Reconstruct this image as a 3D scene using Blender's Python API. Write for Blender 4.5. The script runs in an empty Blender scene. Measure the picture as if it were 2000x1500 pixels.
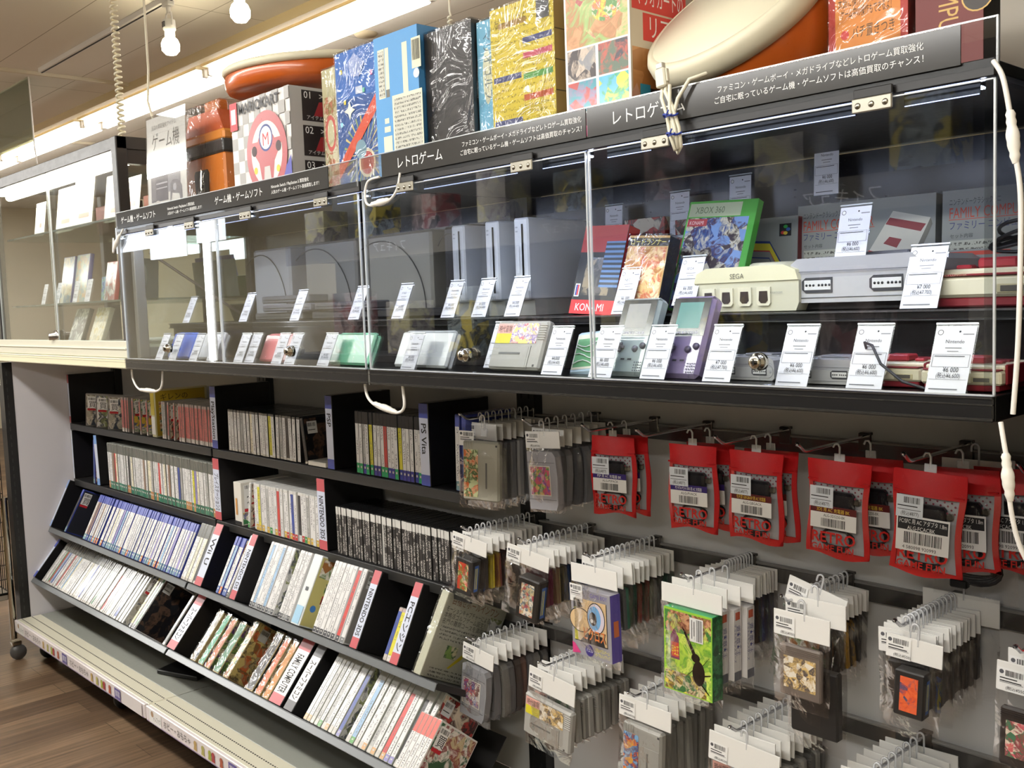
import bpy, math, random
from mathutils import Matrix, Vector, Euler
import numpy as np
random.seed(7)
S = bpy.context.scene
# ---------- camera, world, exposure, lamps ----------
cam_d = bpy.data.cameras.new('camera'); cam = bpy.data.objects.new('camera', cam_d); S.collection.objects.link(cam); S.camera = cam
cam_d.sensor_width = 36; cam_d.lens = 35.19; cam_d.clip_start = .02; cam_d.clip_end = 60
_r = Vector((0.68273237, 0.72978864, -0.03584764)); _u = Vector((-0.03594373, 0.08254719, 0.99593876)); _f = Vector((-0.72978392, 0.67867113, -0.08258896))
cam.matrix_world = Matrix(((_r.x, _u.x, -_f.x, 4.04145), (_r.y, _u.y, -_f.y, -1.14012), (_r.z, _u.z, -_f.z, 1.30210), (0, 0, 0, 1)))
S.view_settings.view_transform = 'Standard'; S.view_settings.look = 'None'; S.view_settings.gamma = 1; S.view_settings.use_curve_mapping = False
S.view_settings.exposure = 0.28
S.cycles.transparent_max_bounces = 40; S.cycles.max_bounces = 8; S.cycles.sample_clamp_indirect = 4
W = bpy.data.worlds.new('world'); S.world = W; W.use_nodes = True
W.node_tree.nodes['Background'].inputs[0].default_value = (.97, .99, 1, 1); W.node_tree.nodes['Background'].inputs[1].default_value = .5
TUBE_E, BULB_E, LED_E, CASE_E = 17.0, 40.0, 4.5, 70.0
def area(name, loc, sx, sy, power, col, rot=(0, 0, 0)):
    d = bpy.data.lights.new(name, 'AREA'); d.shape = 'RECTANGLE'; d.size = sx; d.size_y = sy; d.energy = power; d.color = col
    o = bpy.data.objects.new(name, d); S.collection.objects.link(o); o.location = loc; o.rotation_euler = rot; return o
WARM = (1, .99, .965)
area('ceiling_lamp_aisle', (1.2, -1.35, 2.58), 6.0, .25, 80, WARM)
area('added_uplight_aisle', (1.2, -1.35, 2.56), 6.0, .25, 85, WARM, (math.pi, 0, 0))  # added up-facing fill that brightens the ceiling over the aisle
area('added_uplight_far', (-5.0, -2.2, 2.56), 5.0, .3, 80, WARM, (math.pi, 0, 0))  # second added uplight, lifts the ceiling at far left
area('added_uplight_front', (2.0, -3.9, 2.56), 7.0, .3, 70, WARM, (math.pi, 0, 0))  # third added uplight, for the ceiling behind the camera
area('added_fill_far', (-5.0, -2.2, 2.60), 5.0, .3, 230, WARM)  # unseen fill, added to brighten the left cabinet and its mirror view
area('ceiling_lamp_front', (2.0, -3.9, 2.60), 7.0, .3, 260, WARM)
area('ceiling_lamp_behind', (0.4, 3.4, 2.60), 6.0, .25, 110, WARM)

# ---------- colours and materials ----------
def lin(h):
    h = h.lstrip('#'); o = []
    for i in (0, 2, 4):
        v = int(h[i:i+2], 16) / 255; o.append(v / 12.92 if v <= .04045 else ((v + .055) / 1.055) ** 2.4)
    return (*o, 1)
_M = {}
def bsdf(m): return m.node_tree.nodes['Principled BSDF']
def P(h, rough=.5, metal=0.0, emit=0.0, coat=0.0):
    k = (h, rough, metal, emit, coat)
    if k in _M: return _M[k]
    m = bpy.data.materials.new('paint_' + h.lstrip('#')); m.use_nodes = True; b = bsdf(m)
    b.inputs['Base Color'].default_value = lin(h); b.inputs['Roughness'].default_value = rough; b.inputs['Metallic'].default_value = metal
    if coat: b.inputs['Coat Weight'].default_value = coat; b.inputs['Coat Roughness'].default_value = .12
    if emit: b.inputs['Emission Color'].default_value = lin(h); b.inputs['Emission Strength'].default_value = emit
    # a faint procedural mottling of the surface finish
    n = m.node_tree.nodes; l = m.node_tree.links
    t = n.new('ShaderNodeTexNoise'); t.inputs['Scale'].default_value = 60
    mr = n.new('ShaderNodeMapRange'); mr.inputs['To Min'].default_value = max(0, rough - .06); mr.inputs['To Max'].default_value = min(1, rough + .06)
    l.new(t.outputs['Fac'], mr.inputs['Value']); l.new(mr.outputs['Result'], b.inputs['Roughness'])
    _M[k] = m; return m
def newmat(name):
    m = bpy.data.materials.new(name); m.use_nodes = True; return m, m.node_tree.nodes, m.node_tree.links, bsdf(m)
def film(name, tint=(1, 1, 1), refl=.35, bump=.0, scale=30, base=.03, rough=.05, body=0.0):
    """clear film or acrylic: transparent with a fresnel-weighted gloss"""
    m = bpy.data.materials.new(name); m.use_nodes = True; n = m.node_tree.nodes; l = m.node_tree.links
    for x in list(n):
        if x.type != 'OUTPUT_MATERIAL': n.remove(x)
    out = [x for x in n if x.type == 'OUTPUT_MATERIAL'][0]
    tr = n.new('ShaderNodeBsdfTransparent'); tr.inputs[0].default_value = (*tint, 1)
    gl = n.new('ShaderNodeBsdfGlossy'); gl.inputs['Roughness'].default_value = rough
    lw = n.new('ShaderNodeLayerWeight'); lw.inputs['Blend'].default_value = .25
    mr = n.new('ShaderNodeMapRange'); mr.inputs['To Min'].default_value = base; mr.inputs['To Max'].default_value = refl
    l.new(lw.outputs['Fresnel'], mr.inputs['Value'])
    mx = n.new('ShaderNodeMixShader'); l.new(mr.outputs['Result'], mx.inputs[0])
    if bump:
        tc = n.new('ShaderNodeTexCoord'); t = n.new('ShaderNodeTexNoise'); t.inputs['Scale'].default_value = scale; t.inputs['Detail'].default_value = 3; t.inputs['Distortion'].default_value = 1.2
        l.new(tc.outputs['Object'], t.inputs['Vector'])
        bp = n.new('ShaderNodeBump'); bp.inputs['Strength'].default_value = bump; bp.inputs['Distance'].default_value = .02
        l.new(t.outputs['Fac'], bp.inputs['Height']); l.new(bp.outputs['Normal'], gl.inputs['Normal']); l.new(bp.outputs['Normal'], lw.inputs['Normal'])
    last = tr
    if body:
        df = n.new('ShaderNodeBsdfDiffuse'); df.inputs[0].default_value = (*tint, 1); m2 = n.new('ShaderNodeMixShader'); m2.inputs[0].default_value = body
        l.new(tr.outputs[0], m2.inputs[1]); l.new(df.outputs[0], m2.inputs[2]); last = m2
    l.new(last.outputs[0], mx.inputs[1]); l.new(gl.outputs[0], mx.inputs[2]); l.new(mx.outputs[0], out.inputs[0])
    return m
FILM = film('clear_bag_film', (.985, .985, .985), .45, .35, 16, .035, .1)
WRAP = film('shrink_wrap_film', (.98, .98, .98), .6, .7, 12, .04, .08)
ACRYL = film('clear_acrylic', (.98, .99, .99), .5, 0, 30, .035, .0)
PANE = film('glass_pane', (.975, .99, .985), .42, 0, 30, .028, .0)
EDGE = film('acrylic_edge', (.95, .98, 1), .8, 0, 30, .2, .2, body=.55)
TAB = film('frosted_plastic', (.92, .93, .95), .6, 0, 30, .1, .25, body=.5)
TRANSP_G = film('clear_violet_plastic', (.62, .50, .78), .6, 0, 30, .08, .1, body=.35)
TRANSP_W = film('clear_ice_plastic', (.80, .90, .90), .6, 0, 30, .08, .1, body=.4)
def art(seed, pal, scale=30, dist=1.5, rough=.35, coat=.3):
    """printed cover artwork: warped blobs in a palette"""
    m, n, l, b = newmat('printed_artwork')
    tc = n.new('ShaderNodeTexCoord'); mp = n.new('ShaderNodeMapping'); mp.inputs['Location'].default_value = (seed * 3.1, seed * 1.7, seed * .9)
    l.new(tc.outputs['Object'], mp.inputs['Vector'])
    t = n.new('ShaderNodeTexNoise'); t.inputs['Scale'].default_value = scale; t.inputs['Detail'].default_value = 8; t.inputs['Roughness'].default_value = .62; t.inputs['Distortion'].default_value = dist
    l.new(mp.outputs[0], t.inputs['Vector'])
    v = n.new('ShaderNodeTexVoronoi'); v.inputs['Scale'].default_value = scale * 1.6; l.new(mp.outputs[0], v.inputs['Vector'])
    sx = n.new('ShaderNodeSeparateColor'); l.new(v.outputs['Color'], sx.inputs[0])
    a = n.new('ShaderNodeMath'); a.operation = 'MULTIPLY_ADD'; a.inputs[1].default_value = .35; l.new(sx.outputs[0], a.inputs[0])
    a2 = n.new('ShaderNodeMath'); a2.operation = 'MULTIPLY'; a2.inputs[1].default_value = .75; l.new(t.outputs['Fac'], a2.inputs[0]); l.new(a2.outputs[0], a.inputs[2])
    cr = n.new('ShaderNodeValToRGB'); cr.color_ramp.interpolation = 'LINEAR'; e = cr.color_ramp.elements
    k = len(pal)
    for i, h in enumerate(pal):
        pos = .28 + .5 * i / k
        if i == 0: e[0].position = 0; e[0].color = lin(h)
        elif i == 1: e[1].position = pos; e[1].color = lin(h)
        else: q = e.new(pos); q.color = lin(h)
    l.new(a.outputs[0], cr.inputs[0]); l.new(cr.outputs[0], b.inputs['Base Color'])
    b.inputs['Roughness'].default_value = rough; b.inputs['Coat Weight'].default_value = coat; b.inputs['Coat Roughness'].default_value = .1
    return m
def spine_mat(name='printed_spine', ink='#55555a', thr=.545):
    """base colour = the object's own colour, with a column of small print"""
    m, n, l, b = newmat(name)
    oi = n.new('ShaderNodeObjectInfo'); tc = n.new('ShaderNodeTexCoord'); ad = n.new('ShaderNodeVectorMath'); ad.operation = 'ADD'
    mu = n.new('ShaderNodeMath'); mu.operation = 'MULTIPLY'; mu.inputs[1].default_value = 37.0; l.new(oi.outputs['Random'], mu.inputs[0])
    cx = n.new('ShaderNodeCombineXYZ'); l.new(mu.outputs[0], cx.inputs[0]); l.new(mu.outputs[0], cx.inputs[2])
    l.new(tc.outputs['Object'], ad.inputs[0]); l.new(cx.outputs[0], ad.inputs[1])
    t = n.new('ShaderNodeTexNoise'); t.inputs['Scale'].default_value = 420; t.inputs['Detail'].default_value = 1; l.new(ad.outputs[0], t.inputs['Vector'])
    g = n.new('ShaderNodeMath'); g.operation = 'GREATER_THAN'; g.inputs[1].default_value = thr; l.new(t.outputs['Fac'], g.inputs[0])
    # keep print inside the middle of the spine and in bursts along it
    sp = n.new('ShaderNodeSeparateXYZ'); l.new(tc.outputs['Object'], sp.inputs[0])
    ab = n.new('ShaderNodeMath'); ab.operation = 'ABSOLUTE'; l.new(sp.outputs[0], ab.inputs[0])
    lt = n.new('ShaderNodeMath'); lt.operation = 'LESS_THAN'; lt.inputs[1].default_value = .0032; l.new(ab.outputs[0], lt.inputs[0])
    t2 = n.new('ShaderNodeTexNoise'); t2.noise_dimensions = '1D'; t2.inputs['Scale'].default_value = 26
    az = n.new('ShaderNodeMath'); az.operation = 'ADD'; l.new(sp.outputs[2], az.inputs[0]); l.new(mu.outputs[0], az.inputs[1]); l.new(az.outputs[0], t2.inputs['W'])
    g2 = n.new('ShaderNodeMath'); g2.operation = 'GREATER_THAN'; g2.inputs[1].default_value = .46; l.new(t2.outputs['Fac'], g2.inputs[0])
    m1 = n.new('ShaderNodeMath'); m1.operation = 'MULTIPLY'; l.new(g.outputs[0], m1.inputs[0]); l.new(lt.outputs[0], m1.inputs[1])
    m2 = n.new('ShaderNodeMath'); m2.operation = 'MULTIPLY'; l.new(m1.outputs[0], m2.inputs[0]); l.new(g2.outputs[0], m2.inputs[1])
    mx = n.new('ShaderNodeMix'); mx.data_type = 'RGBA'; l.new(m2.outputs[0], mx.inputs[0]); l.new(oi.outputs['Color'], mx.inputs[6]); mx.inputs[7].default_value = lin(ink)
    l.new(mx.outputs[2], b.inputs['Base Color']); b.inputs['Roughness'].default_value = .3
    b.inputs['Coat Weight'].default_value = .12; b.inputs['Coat Roughness'].default_value = .1
    return m
SPINE = spine_mat(); SPINE_D = spine_mat('printed_dark_spine', '#c9c6c0', .53)
def small_print(name, base, ink, sx, sz, thr=.5, lines=95.0):
    """rows of illegible small print"""
    m, n, l, b = newmat(name); tc = n.new('ShaderNodeTexCoord'); mp = n.new('ShaderNodeMapping'); mp.inputs['Scale'].default_value = (sx, sx, sz)
    l.new(tc.outputs['Object'], mp.inputs['Vector']); t = n.new('ShaderNodeTexNoise'); t.inputs['Scale'].default_value = 1; t.inputs['Detail'].default_value = 1; l.new(mp.outputs[0], t.inputs['Vector'])
    g = n.new('ShaderNodeMath'); g.operation = 'GREATER_THAN'; g.inputs[1].default_value = thr; l.new(t.outputs['Fac'], g.inputs[0])
    sp = n.new('ShaderNodeSeparateXYZ'); l.new(tc.outputs['Object'], sp.inputs[0])
    mu = n.new('ShaderNodeMath'); mu.operation = 'MULTIPLY'; mu.inputs[1].default_value = lines; l.new(sp.outputs[2], mu.inputs[0])
    fr = n.new('ShaderNodeMath'); fr.operation = 'FRACT'; l.new(mu.outputs[0], fr.inputs[0]); g2 = n.new('ShaderNodeMath'); g2.operation = 'GREATER_THAN'; g2.inputs[1].default_value = .5; l.new(fr.outputs[0], g2.inputs[0])
    m1 = n.new('ShaderNodeMath'); m1.operation = 'MULTIPLY'; l.new(g.outputs[0], m1.inputs[0]); l.new(g2.outputs[0], m1.inputs[1])
    mx = n.new('ShaderNodeMix'); mx.data_type = 'RGBA'; l.new(m1.outputs[0], mx.inputs[0]); mx.inputs[6].default_value = lin(base); mx.inputs[7].default_value = lin(ink)
    l.new(mx.outputs[2], b.inputs['Base Color']); b.inputs['Roughness'].default_value = .45
    return m
PRINT_W = small_print('small_print_on_white', '#e9e9ea', '#555555', 700, 420)
PRINT_G = small_print('small_print_on_grey', '#b5b4a6', '#55534a', 500, 300, .5, 120)
PRINT_Y = small_print('small_print_on_yellow', '#c7b32e', '#8a7a10', 400, 260, .55, 90)
WHITE, BLACK, CHROME = P('#ecebe8', .55), P('#121212', .45), P('#c9c9cc', .16, 1)
INK = P('#1c1c1e', .6); CARD = P('#e6e4df', .6); BLKPL = P('#1b1a1a', .35); STEEL = P('#8d8c8a', .32, .85)

# ---------- mesh builder ----------
_T = {}
def text_geo(s, bold=0):
    if (s, bold) not in _T:
        c = bpy.data.curves.new('lettering', 'FONT'); c.body = s; c.size = 1; c.resolution_u = 2; c.fill_mode = 'FRONT'; c.offset = bold
        o = bpy.data.objects.new('lettering', c); S.collection.objects.link(o)
        dg = bpy.context.evaluated_depsgraph_get(); me = bpy.data.meshes.new_from_object(o.evaluated_get(dg))
        vs = [(v.co.x, v.co.y) for v in me.vertices]; fs = [tuple(p.vertices) for p in me.polygons]
        w = max((v[0] for v in vs), default=1)
        _T[(s, bold)] = (vs, fs, w); bpy.data.objects.remove(o); bpy.data.curves.remove(c); bpy.data.meshes.remove(me)
    return _T[(s, bold)]
I4 = Matrix.Identity(4)
class MB:
    def __init__(s, M=None): s.v = []; s.f = []; s.m = []; s.mats = []; s.M = M or I4; s.sm = []
    def mi(s, m):
        if m not in s.mats: s.mats.append(m)
        return s.mats.index(m)
    def add(s, vs, fs, m, M=None, smooth=False):
        T = s.M @ M if M is not None else s.M; b = len(s.v); k = s.mi(m)
        s.v += [tuple(T @ Vector(v)) for v in vs]; s.f += [tuple(b + i for i in f) for f in fs]; s.m += [k] * len(fs); s.sm += [smooth] * len(fs)
        return s
    def box(s, x0, x1, y0, y1, z0, z1, m, r=0.0, M=None):
        if x0 > x1: x0, x1 = x1, x0
        if r <= 0:
            vs = [(x, y, z) for x in (x0, x1) for y in (y0, y1) for z in (z0, z1)]
            fs = [(0, 1, 3, 2), (4, 6, 7, 5), (0, 4, 5, 1), (2, 3, 7, 6), (0, 2, 6, 4), (1, 5, 7, 3)]
            return s.add(vs, fs, m, M)
        r = min(r, (x1 - x0) / 2.01, (y1 - y0) / 2.01, (z1 - z0) / 2.01); vs = []; idx = {}
        C = [(x0, x1), (y0, y1), (z0, z1)]
        for c in range(8):
            b = [(c >> i) & 1 for i in range(3)]
            for ax in range(3):
                p = [C[i][b[i]] + (0 if i == ax else (r if b[i] == 0 else -r)) for i in range(3)]
                idx[(c, ax)] = len(vs); vs.append(tuple(p))
        fs = []
        for ax in range(3):
            o = [i for i in range(3) if i != ax]
            for sd in (0, 1):
                q = []
                for (a, b_) in ((0, 0), (1, 0), (1, 1), (0, 1)):
                    c = (sd << ax) | (a << o[0]) | (b_ << o[1]); q.append(idx[(c, ax)])
                fs.append(tuple(q))
        for ax in range(3):
            o = [i for i in range(3) if i != ax]
            for a in (0, 1):
                for b_ in (0, 1):
                    c0 = (a << o[0]) | (b_ << o[1]); c1 = c0 | (1 << ax)
                    fs.append((idx[(c0, o[0])], idx[(c1, o[0])], idx[(c1, o[1])], idx[(c0, o[1])]))
        for c in range(8): fs.append((idx[(c, 0)], idx[(c, 1)], idx[(c, 2)]))
        return s.add(vs, fs, m, M)
    def prism(s, pts, y0, y1, m, M=None):
        """outline in x,z pushed through y"""
        n = len(pts); vs = [(p[0], y0, p[1]) for p in pts] + [(p[0], y1, p[1]) for p in pts]
        fs = [tuple(range(n)), tuple(range(2 * n - 1, n - 1, -1))] + [(i, (i + 1) % n, n + (i + 1) % n, n + i) for i in range(n)]
        return s.add(vs, fs, m, M)
    def lathe(s, prof, m, M=None, n=24, smooth=True):
        vs = []; fs = []
        for r, z in prof: vs += [(r * math.cos(2 * math.pi * i / n), r * math.sin(2 * math.pi * i / n), z) for i in range(n)]
        for k in range(len(prof) - 1):
            for i in range(n): j = (i + 1) % n; fs.append((k * n + i, k * n + j, (k + 1) * n + j, (k + 1) * n + i))
        s.add(vs, fs, m, M, smooth)
        if prof[0][0] > 0: s.add(vs[:n], [tuple(range(n - 1, -1, -1))], m, M)
        if prof[-1][0] > 0: s.add(vs[-n:], [tuple(range(n))], m, M)
        return s
    def tube(s, pts, r, m, n=8, M=None, closed=False):
        pts = [Vector(p) for p in pts]; N = len(pts); vs = []; fs = []; up = None
        for i, p in enumerate(pts):
            d = (pts[(i + 1) % N] - pts[i - 1]) if closed else (pts[min(i + 1, N - 1)] - pts[max(i - 1, 0)])
            d.normalize()
            if up is None: up = Vector((0, 0, 1)) if abs(d.z) < .9 else Vector((1, 0, 0))
            a = d.cross(up); 
            if a.length < 1e-6: a = d.orthogonal()
            a.normalize(); up = a.cross(d).normalized()
            rr = r[i] if isinstance(r, (list, tuple)) else r
            vs += [tuple(p + (a * math.cos(2 * math.pi * k / n) + up * math.sin(2 * math.pi * k / n)) * rr) for k in range(n)]
        for i in range(N if closed else N - 1):
            for k in range(n):
                j = (k + 1) % n; i2 = (i + 1) % N; fs.append((i * n + k, i * n + j, i2 * n + j, i2 * n + k))
        s.add(vs, fs, m, M, True)
        if not closed: s.add(vs[:n], [tuple(range(n))], m, M); s.add(vs[-n:], [tuple(range(n))], m, M)
        return s
    def text(s, t, w=None, h=None, m=None, M=None, lift=0, cx=True, maxw=None, bold=0):
        """lettering in the x,z plane facing -y; h = letter height, or fitted to width w"""
        vs, fs, tw = text_geo(t, bold)
        k = (w / tw) if w else h / .72
        ky = (h / .72) if h else k
        if maxw and tw * k > maxw: k = maxw / tw
        off = -tw * k / 2 if cx else 0
        return s.add([(x * k + off, -lift, y * ky) for x, y in vs], [tuple(f) for f in fs], m or INK, M)
    def build(s, name, parent=None, col=None):
        me = bpy.data.meshes.new(name); me.from_pydata(s.v, [], s.f)
        for m in s.mats: me.materials.append(m)
        me.polygons.foreach_set('material_index', s.m); me.polygons.foreach_set('use_smooth', s.sm); me.update()
        o = bpy.data.objects.new(name, me); S.collection.objects.link(o)
        if parent is not None: o.parent = parent
        if col: o.color = col
        return o
class Card(MB):
    """graphics printed on a flat face: local x to the right, z up, facing -y"""
    def __init__(s, M=None): super().__init__(M); s.k = .0003
    def rect(s, x0, x1, z0, z1, m):
        y = -s.k; s.k += .00005
        return s.add([(x0, y, z0), (x1, y, z0), (x1, y, z1), (x0, y, z1)], [(0, 1, 2, 3)], m)
    def poly(s, pts, m):
        y = -s.k; s.k += .00005
        return s.add([(p[0], y, p[1]) for p in pts], [tuple(range(len(pts)))], m)
    def disc(s, cx, cz, r, m, n=20, rz=None):
        rz = rz or r
        return s.poly([(cx + r * math.cos(2 * math.pi * i / n), cz + rz * math.sin(2 * math.pi * i / n)) for i in range(n)], m)
    def write(s, t, x, z, h, m=None, cx=False, maxw=None, ang=0, bold=0):
        s.k += .00005
        return s.text(t, h=h, m=m or INK, M=Matrix.Translation((x, -s.k, z)) @ Matrix.Rotation(-ang, 4, 'Y'), cx=cx, maxw=maxw, bold=bold)
    def vwrite(s, t, x, z, h, m=None, maxw=None):
        return s.write(t, x, z, h, m, False, maxw, -math.pi / 2)
    def bars(s, x0, x1, z0, z1, m=None, n=16, seed=1):
        rr = random.Random(seed); xx = x0; w = (x1 - x0) / n; y = -s.k; s.k += .00005; vs = []; fs = []
        while xx < x1 - w * .5:
            a = w * rr.choice((.3, .5, .8)); b = len(vs); vs += [(xx, y, z0), (xx + a, y, z0), (xx + a, y, z1), (xx, y, z1)]; fs.append((b, b + 1, b + 2, b + 3)); xx += a + w * rr.choice((.3, .45, .7))
        return s.add(vs, fs, m or INK)
def short(l):
    while len(l.split()) > 16 and ' the ' in l: i = l.rindex(' the '); l = l[:i] + l[i + 4:]
    while len(l.split()) > 16 and ' of ' in l: i = l.rindex(' of '); l = l[:i] + l[i + 3:]
    return l
def tag(o, label=None, cat=None, group=None, kind=None):
    if label: o['label'] = short(label)
    if cat: o['category'] = cat
    if group: o['group'] = group
    if kind: o['kind'] = kind
    return o
def thing(name, label, cat, M=None, group=None):
    o = bpy.data.objects.new(name, None); S.collection.objects.link(o); o.empty_display_size = .02
    if M is not None: o.matrix_world = M
    return tag(o, label, cat, group)
def struct(o): o['kind'] = 'structure'; return o
def T(x, y, z): return Matrix.Translation((x, y, z))
def Rz(d): return Matrix.Rotation(math.radians(d), 4, 'Z')
def Rx(d): return Matrix.Rotation(math.radians(d), 4, 'X')
def Ry(d): return Matrix.Rotation(math.radians(d), 4, 'Y')
ORD = 'first second third fourth fifth sixth seventh eighth ninth tenth eleventh twelfth thirteenth fourteenth fifteenth sixteenth seventeenth eighteenth nineteenth twentieth'.split()
def nth(i):
    if i < 20: return ORD[i]
    t = (i + 1) // 10; u = (i + 1) % 10; tens = {2: 'twenty', 3: 'thirty', 4: 'forty', 5: 'fifty', 6: 'sixty'}[t]
    return (tens[:-1] + 'ieth') if u == 0 else tens + '-' + ORD[u - 1]
def dup(root, M=None, label=None, group=None):
    r = root.copy(); S.collection.objects.link(r)
    for ch in root.children:
        c = ch.copy(); S.collection.objects.link(c); c.parent = r
        for g in ch.children: d = g.copy(); S.collection.objects.link(d); d.parent = c
    if M is not None: r.matrix_world = M
    if label: r['label'] = short(label)
    if group: r['group'] = group
    return r
# ---------- the room ----------
def floor_mat():
    m, n, l, b = newmat('wood_plank_floor'); tc = n.new('ShaderNodeTexCoord'); mp = n.new('ShaderNodeMapping'); mp.inputs['Rotation'].default_value = (0, 0, math.radians(90)); l.new(tc.outputs['Object'], mp.inputs[0])
    br = n.new('ShaderNodeTexBrick'); br.inputs['Scale'].default_value = 1; br.inputs['Brick Width'].default_value = 1.1; br.inputs['Row Height'].default_value = .12; br.inputs['Mortar Size'].default_value = .0012
    br.inputs['Color1'].default_value = lin('#76604a'); br.inputs['Color2'].default_value = lin('#4f3d2e'); br.inputs['Mortar'].default_value = lin('#45362a'); l.new(mp.outputs[0], br.inputs['Vector'])
    m2 = n.new('ShaderNodeMapping'); m2.inputs['Scale'].default_value = (1.5, 46, 1); l.new(mp.outputs[0], m2.inputs[0]); t = n.new('ShaderNodeTexNoise'); t.inputs['Scale'].default_value = 1.6; t.inputs['Detail'].default_value = 5; l.new(m2.outputs[0], t.inputs[0])
    mx = n.new('ShaderNodeMix'); mx.data_type = 'RGBA'; mx.blend_type = 'OVERLAY'; mx.inputs[0].default_value = .95; l.new(br.outputs[0], mx.inputs[6]); l.new(t.outputs['Fac'], mx.inputs[7]); l.new(mx.outputs[2], b.inputs['Base Color'])
    b.inputs['Roughness'].default_value = .42; return m
struct(MB().box(-9, 6, -6, 8, -.05, 0, floor_mat()).build('floor'))
def ceil_mat():
    m, n, l, b = newmat('ceiling_board'); tc = n.new('ShaderNodeTexCoord'); mp = n.new('ShaderNodeMapping'); mp.inputs['Location'].default_value = (.17, .33, 0); l.new(tc.outputs['Object'], mp.inputs[0]); br = n.new('ShaderNodeTexBrick'); br.offset = 0; br.inputs['Scale'].default_value = 1
    br.inputs['Brick Width'].default_value = 1.9; br.inputs['Row Height'].default_value = .455; br.inputs['Mortar Size'].default_value = .0022
    br.inputs['Color1'].default_value = lin('#e9e5dc'); br.inputs['Color2'].default_value = lin('#e6e2d9'); br.inputs['Mortar'].default_value = lin('#a19a8c'); l.new(mp.outputs[0], br.inputs['Vector']); l.new(br.outputs[0], b.inputs['Base Color'])
    t = n.new('ShaderNodeTexNoise'); t.inputs['Scale'].default_value = 140; bp = n.new('ShaderNodeBump'); bp.inputs['Strength'].default_value = .12; l.new(t.outputs['Fac'], bp.inputs['Height']); l.new(bp.outputs[0], b.inputs['Normal'])
    b.inputs['Roughness'].default_value = .9; return m
struct(MB().box(-9, 6, -6, 8, 2.63, 2.7, ceil_mat()).build('ceiling'))
WALLC = P('#cfc6b0', .8)
struct(MB().box(-9, -8.9, -6, 8, 0, 2.63, WALLC).build('wall_left'))
struct(MB().box(-9, 6, 7.9, 8, 0, 2.63, WALLC).build('wall_back'))
struct(MB().box(-9, 6, -6, -5.9, 0, 2.63, P('#dcd6c4', .8)).build('wall_front'))
struct(MB().box(5.9, 6, -6, 8, 0, 2.63, WALLC).build('wall_right'))
# metal strip mouldings on the ceiling that show at the left
for i, (x0, x1, y0, y1) in enumerate([(-1.745, -1.72, -.6, 1.42), (-3.86, -3.83, -.6, 1.9)]):
    struct(MB().box(x0, x1, y0, y1, 2.612, 2.63, P('#d8cfbb', .5)).build('trim_%d' % (i + 1)))
# recessed channel lining beside the tubes
TUBE = P('#fff8ec', .4, 0, TUBE_E); HOUS = P('#d9c9a4', .5)
struct(MB().box(-6.5, 5.9, 1.30, 1.345, 2.585, 2.63, P('#d6c49c', .5)).build('trim_3'))
LS = [(-6.4, -4.62), (-4.56, -2.86), (-2.80, -1.07), (-1.01, .72), (.78, 2.5), (2.56, 4.2)]
for i, (a, b) in enumerate(LS):
    t = thing('fluorescent_light', 'long twin tube ceiling light, %s along the row from the far left end' % nth(i), 'ceiling light', T((a + b) / 2, 1.5, 2.63), 'row of twin tube ceiling lights'); h = (b - a) / 2
    MB().box(-h, h, -.11, .12, -.035, 0, HOUS, .004).build('housing', t)
    for y in (-.055, .075):
        MB().lathe([(.0, -h + .03), (.017, -h + .03), (.017, h - .03), (0, h - .03)], TUBE, T(0, y, -.062) @ Ry(90), 14).build('tube', t)
        for s in (-1, 1): MB().box(s * h - .012, s * h + .012, y - .014, y + .014, -.075, -.03, WHITE, .003).build('end_socket', t)
# light track and spot bulbs
o = MB().box(-1.636, .9, .775, .805, 2.605, 2.63, WHITE, .002).box(-1.63, .89, .786, .794, 2.603, 2.606, BLACK); tag(o.build('track_rail'), 'slim white lighting track on the ceiling above the aisle', 'track')
BULB = P('#fff0c8', .3, 0, BULB_E)
for i, x in enumerate((-.07, .535)):
    t = thing('track_spotlight', ['white track spotlight with a glowing bulb, hanging nearest the spiral cord', 'glowing track bulb cut by the top edge, right of the other'][i], 'spotlight', T(x, .79, 2.605), 'spotlights on the ceiling track')
    MB().box(-.03, .03, -.015, .015, -.02, 0, WHITE, .003).lathe([(.009, -.05), (.009, -.02)], WHITE, n=10).build('track_adapter', t)
    MB().tube([(-.022, 0, -.045), (-.03, 0, -.07), (-.028, 0, -.1)], .004, WHITE).tube([(.022, 0, -.045), (.03, 0, -.07), (.028, 0, -.1)], .004, WHITE).tube([(-.022, 0, -.046), (.022, 0, -.046)], .004, WHITE).build('yoke', t)
    s = MB().lathe([(.012, -.07), (.025, -.075), (.026, -.115), (.021, -.12), (.021, -.14), (.018, -.143)], WHITE, n=18)
    for k in range(4): s.box(-.012, .012, -.0275, -.024, -.088 - k * .006, -.085 - k * .006, BLACK)
    s.build('lamp_socket', t)
    MB().lathe([(.016, -.142), (.03, -.155), (.038, -.175), (.036, -.2), (.022, -.216), (0, -.22)], BULB, n=20).build('bulb', t)
tag(MB().lathe([(.0, -.012), (.05, -.012), (.06, 0)], P('#cdbfa2', .6), T(-.08, 1.8, 2.63)).build('smoke_detector'), 'small round cream smoke detector on the ceiling behind the blue boxes', 'smoke detector')
def spiral(name, x, y, z0, z1, r, wire, turns, label, str_len=0):
    pts = []; N = int(turns * 10)
    for i in range(N + 1): a = i / N; pts.append((x + r * math.cos(2 * math.pi * turns * a), y + r * math.sin(2 * math.pi * turns * a), z0 + (z1 - z0) * a))
    if str_len: pts += [(x, y, z1 + .01), (x + .003, y, z1 + str_len)]
    o = MB().tube(pts, wire, P('#e9e0c6', .45), 6).build(name); tag(o, label, 'cord'); return o
spiral('spiral_cord', .675, .25, 1.80, 2.63, .0095, .0042, 46, 'cream coiled cord hanging from the ceiling to the dark cabinet')
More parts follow.
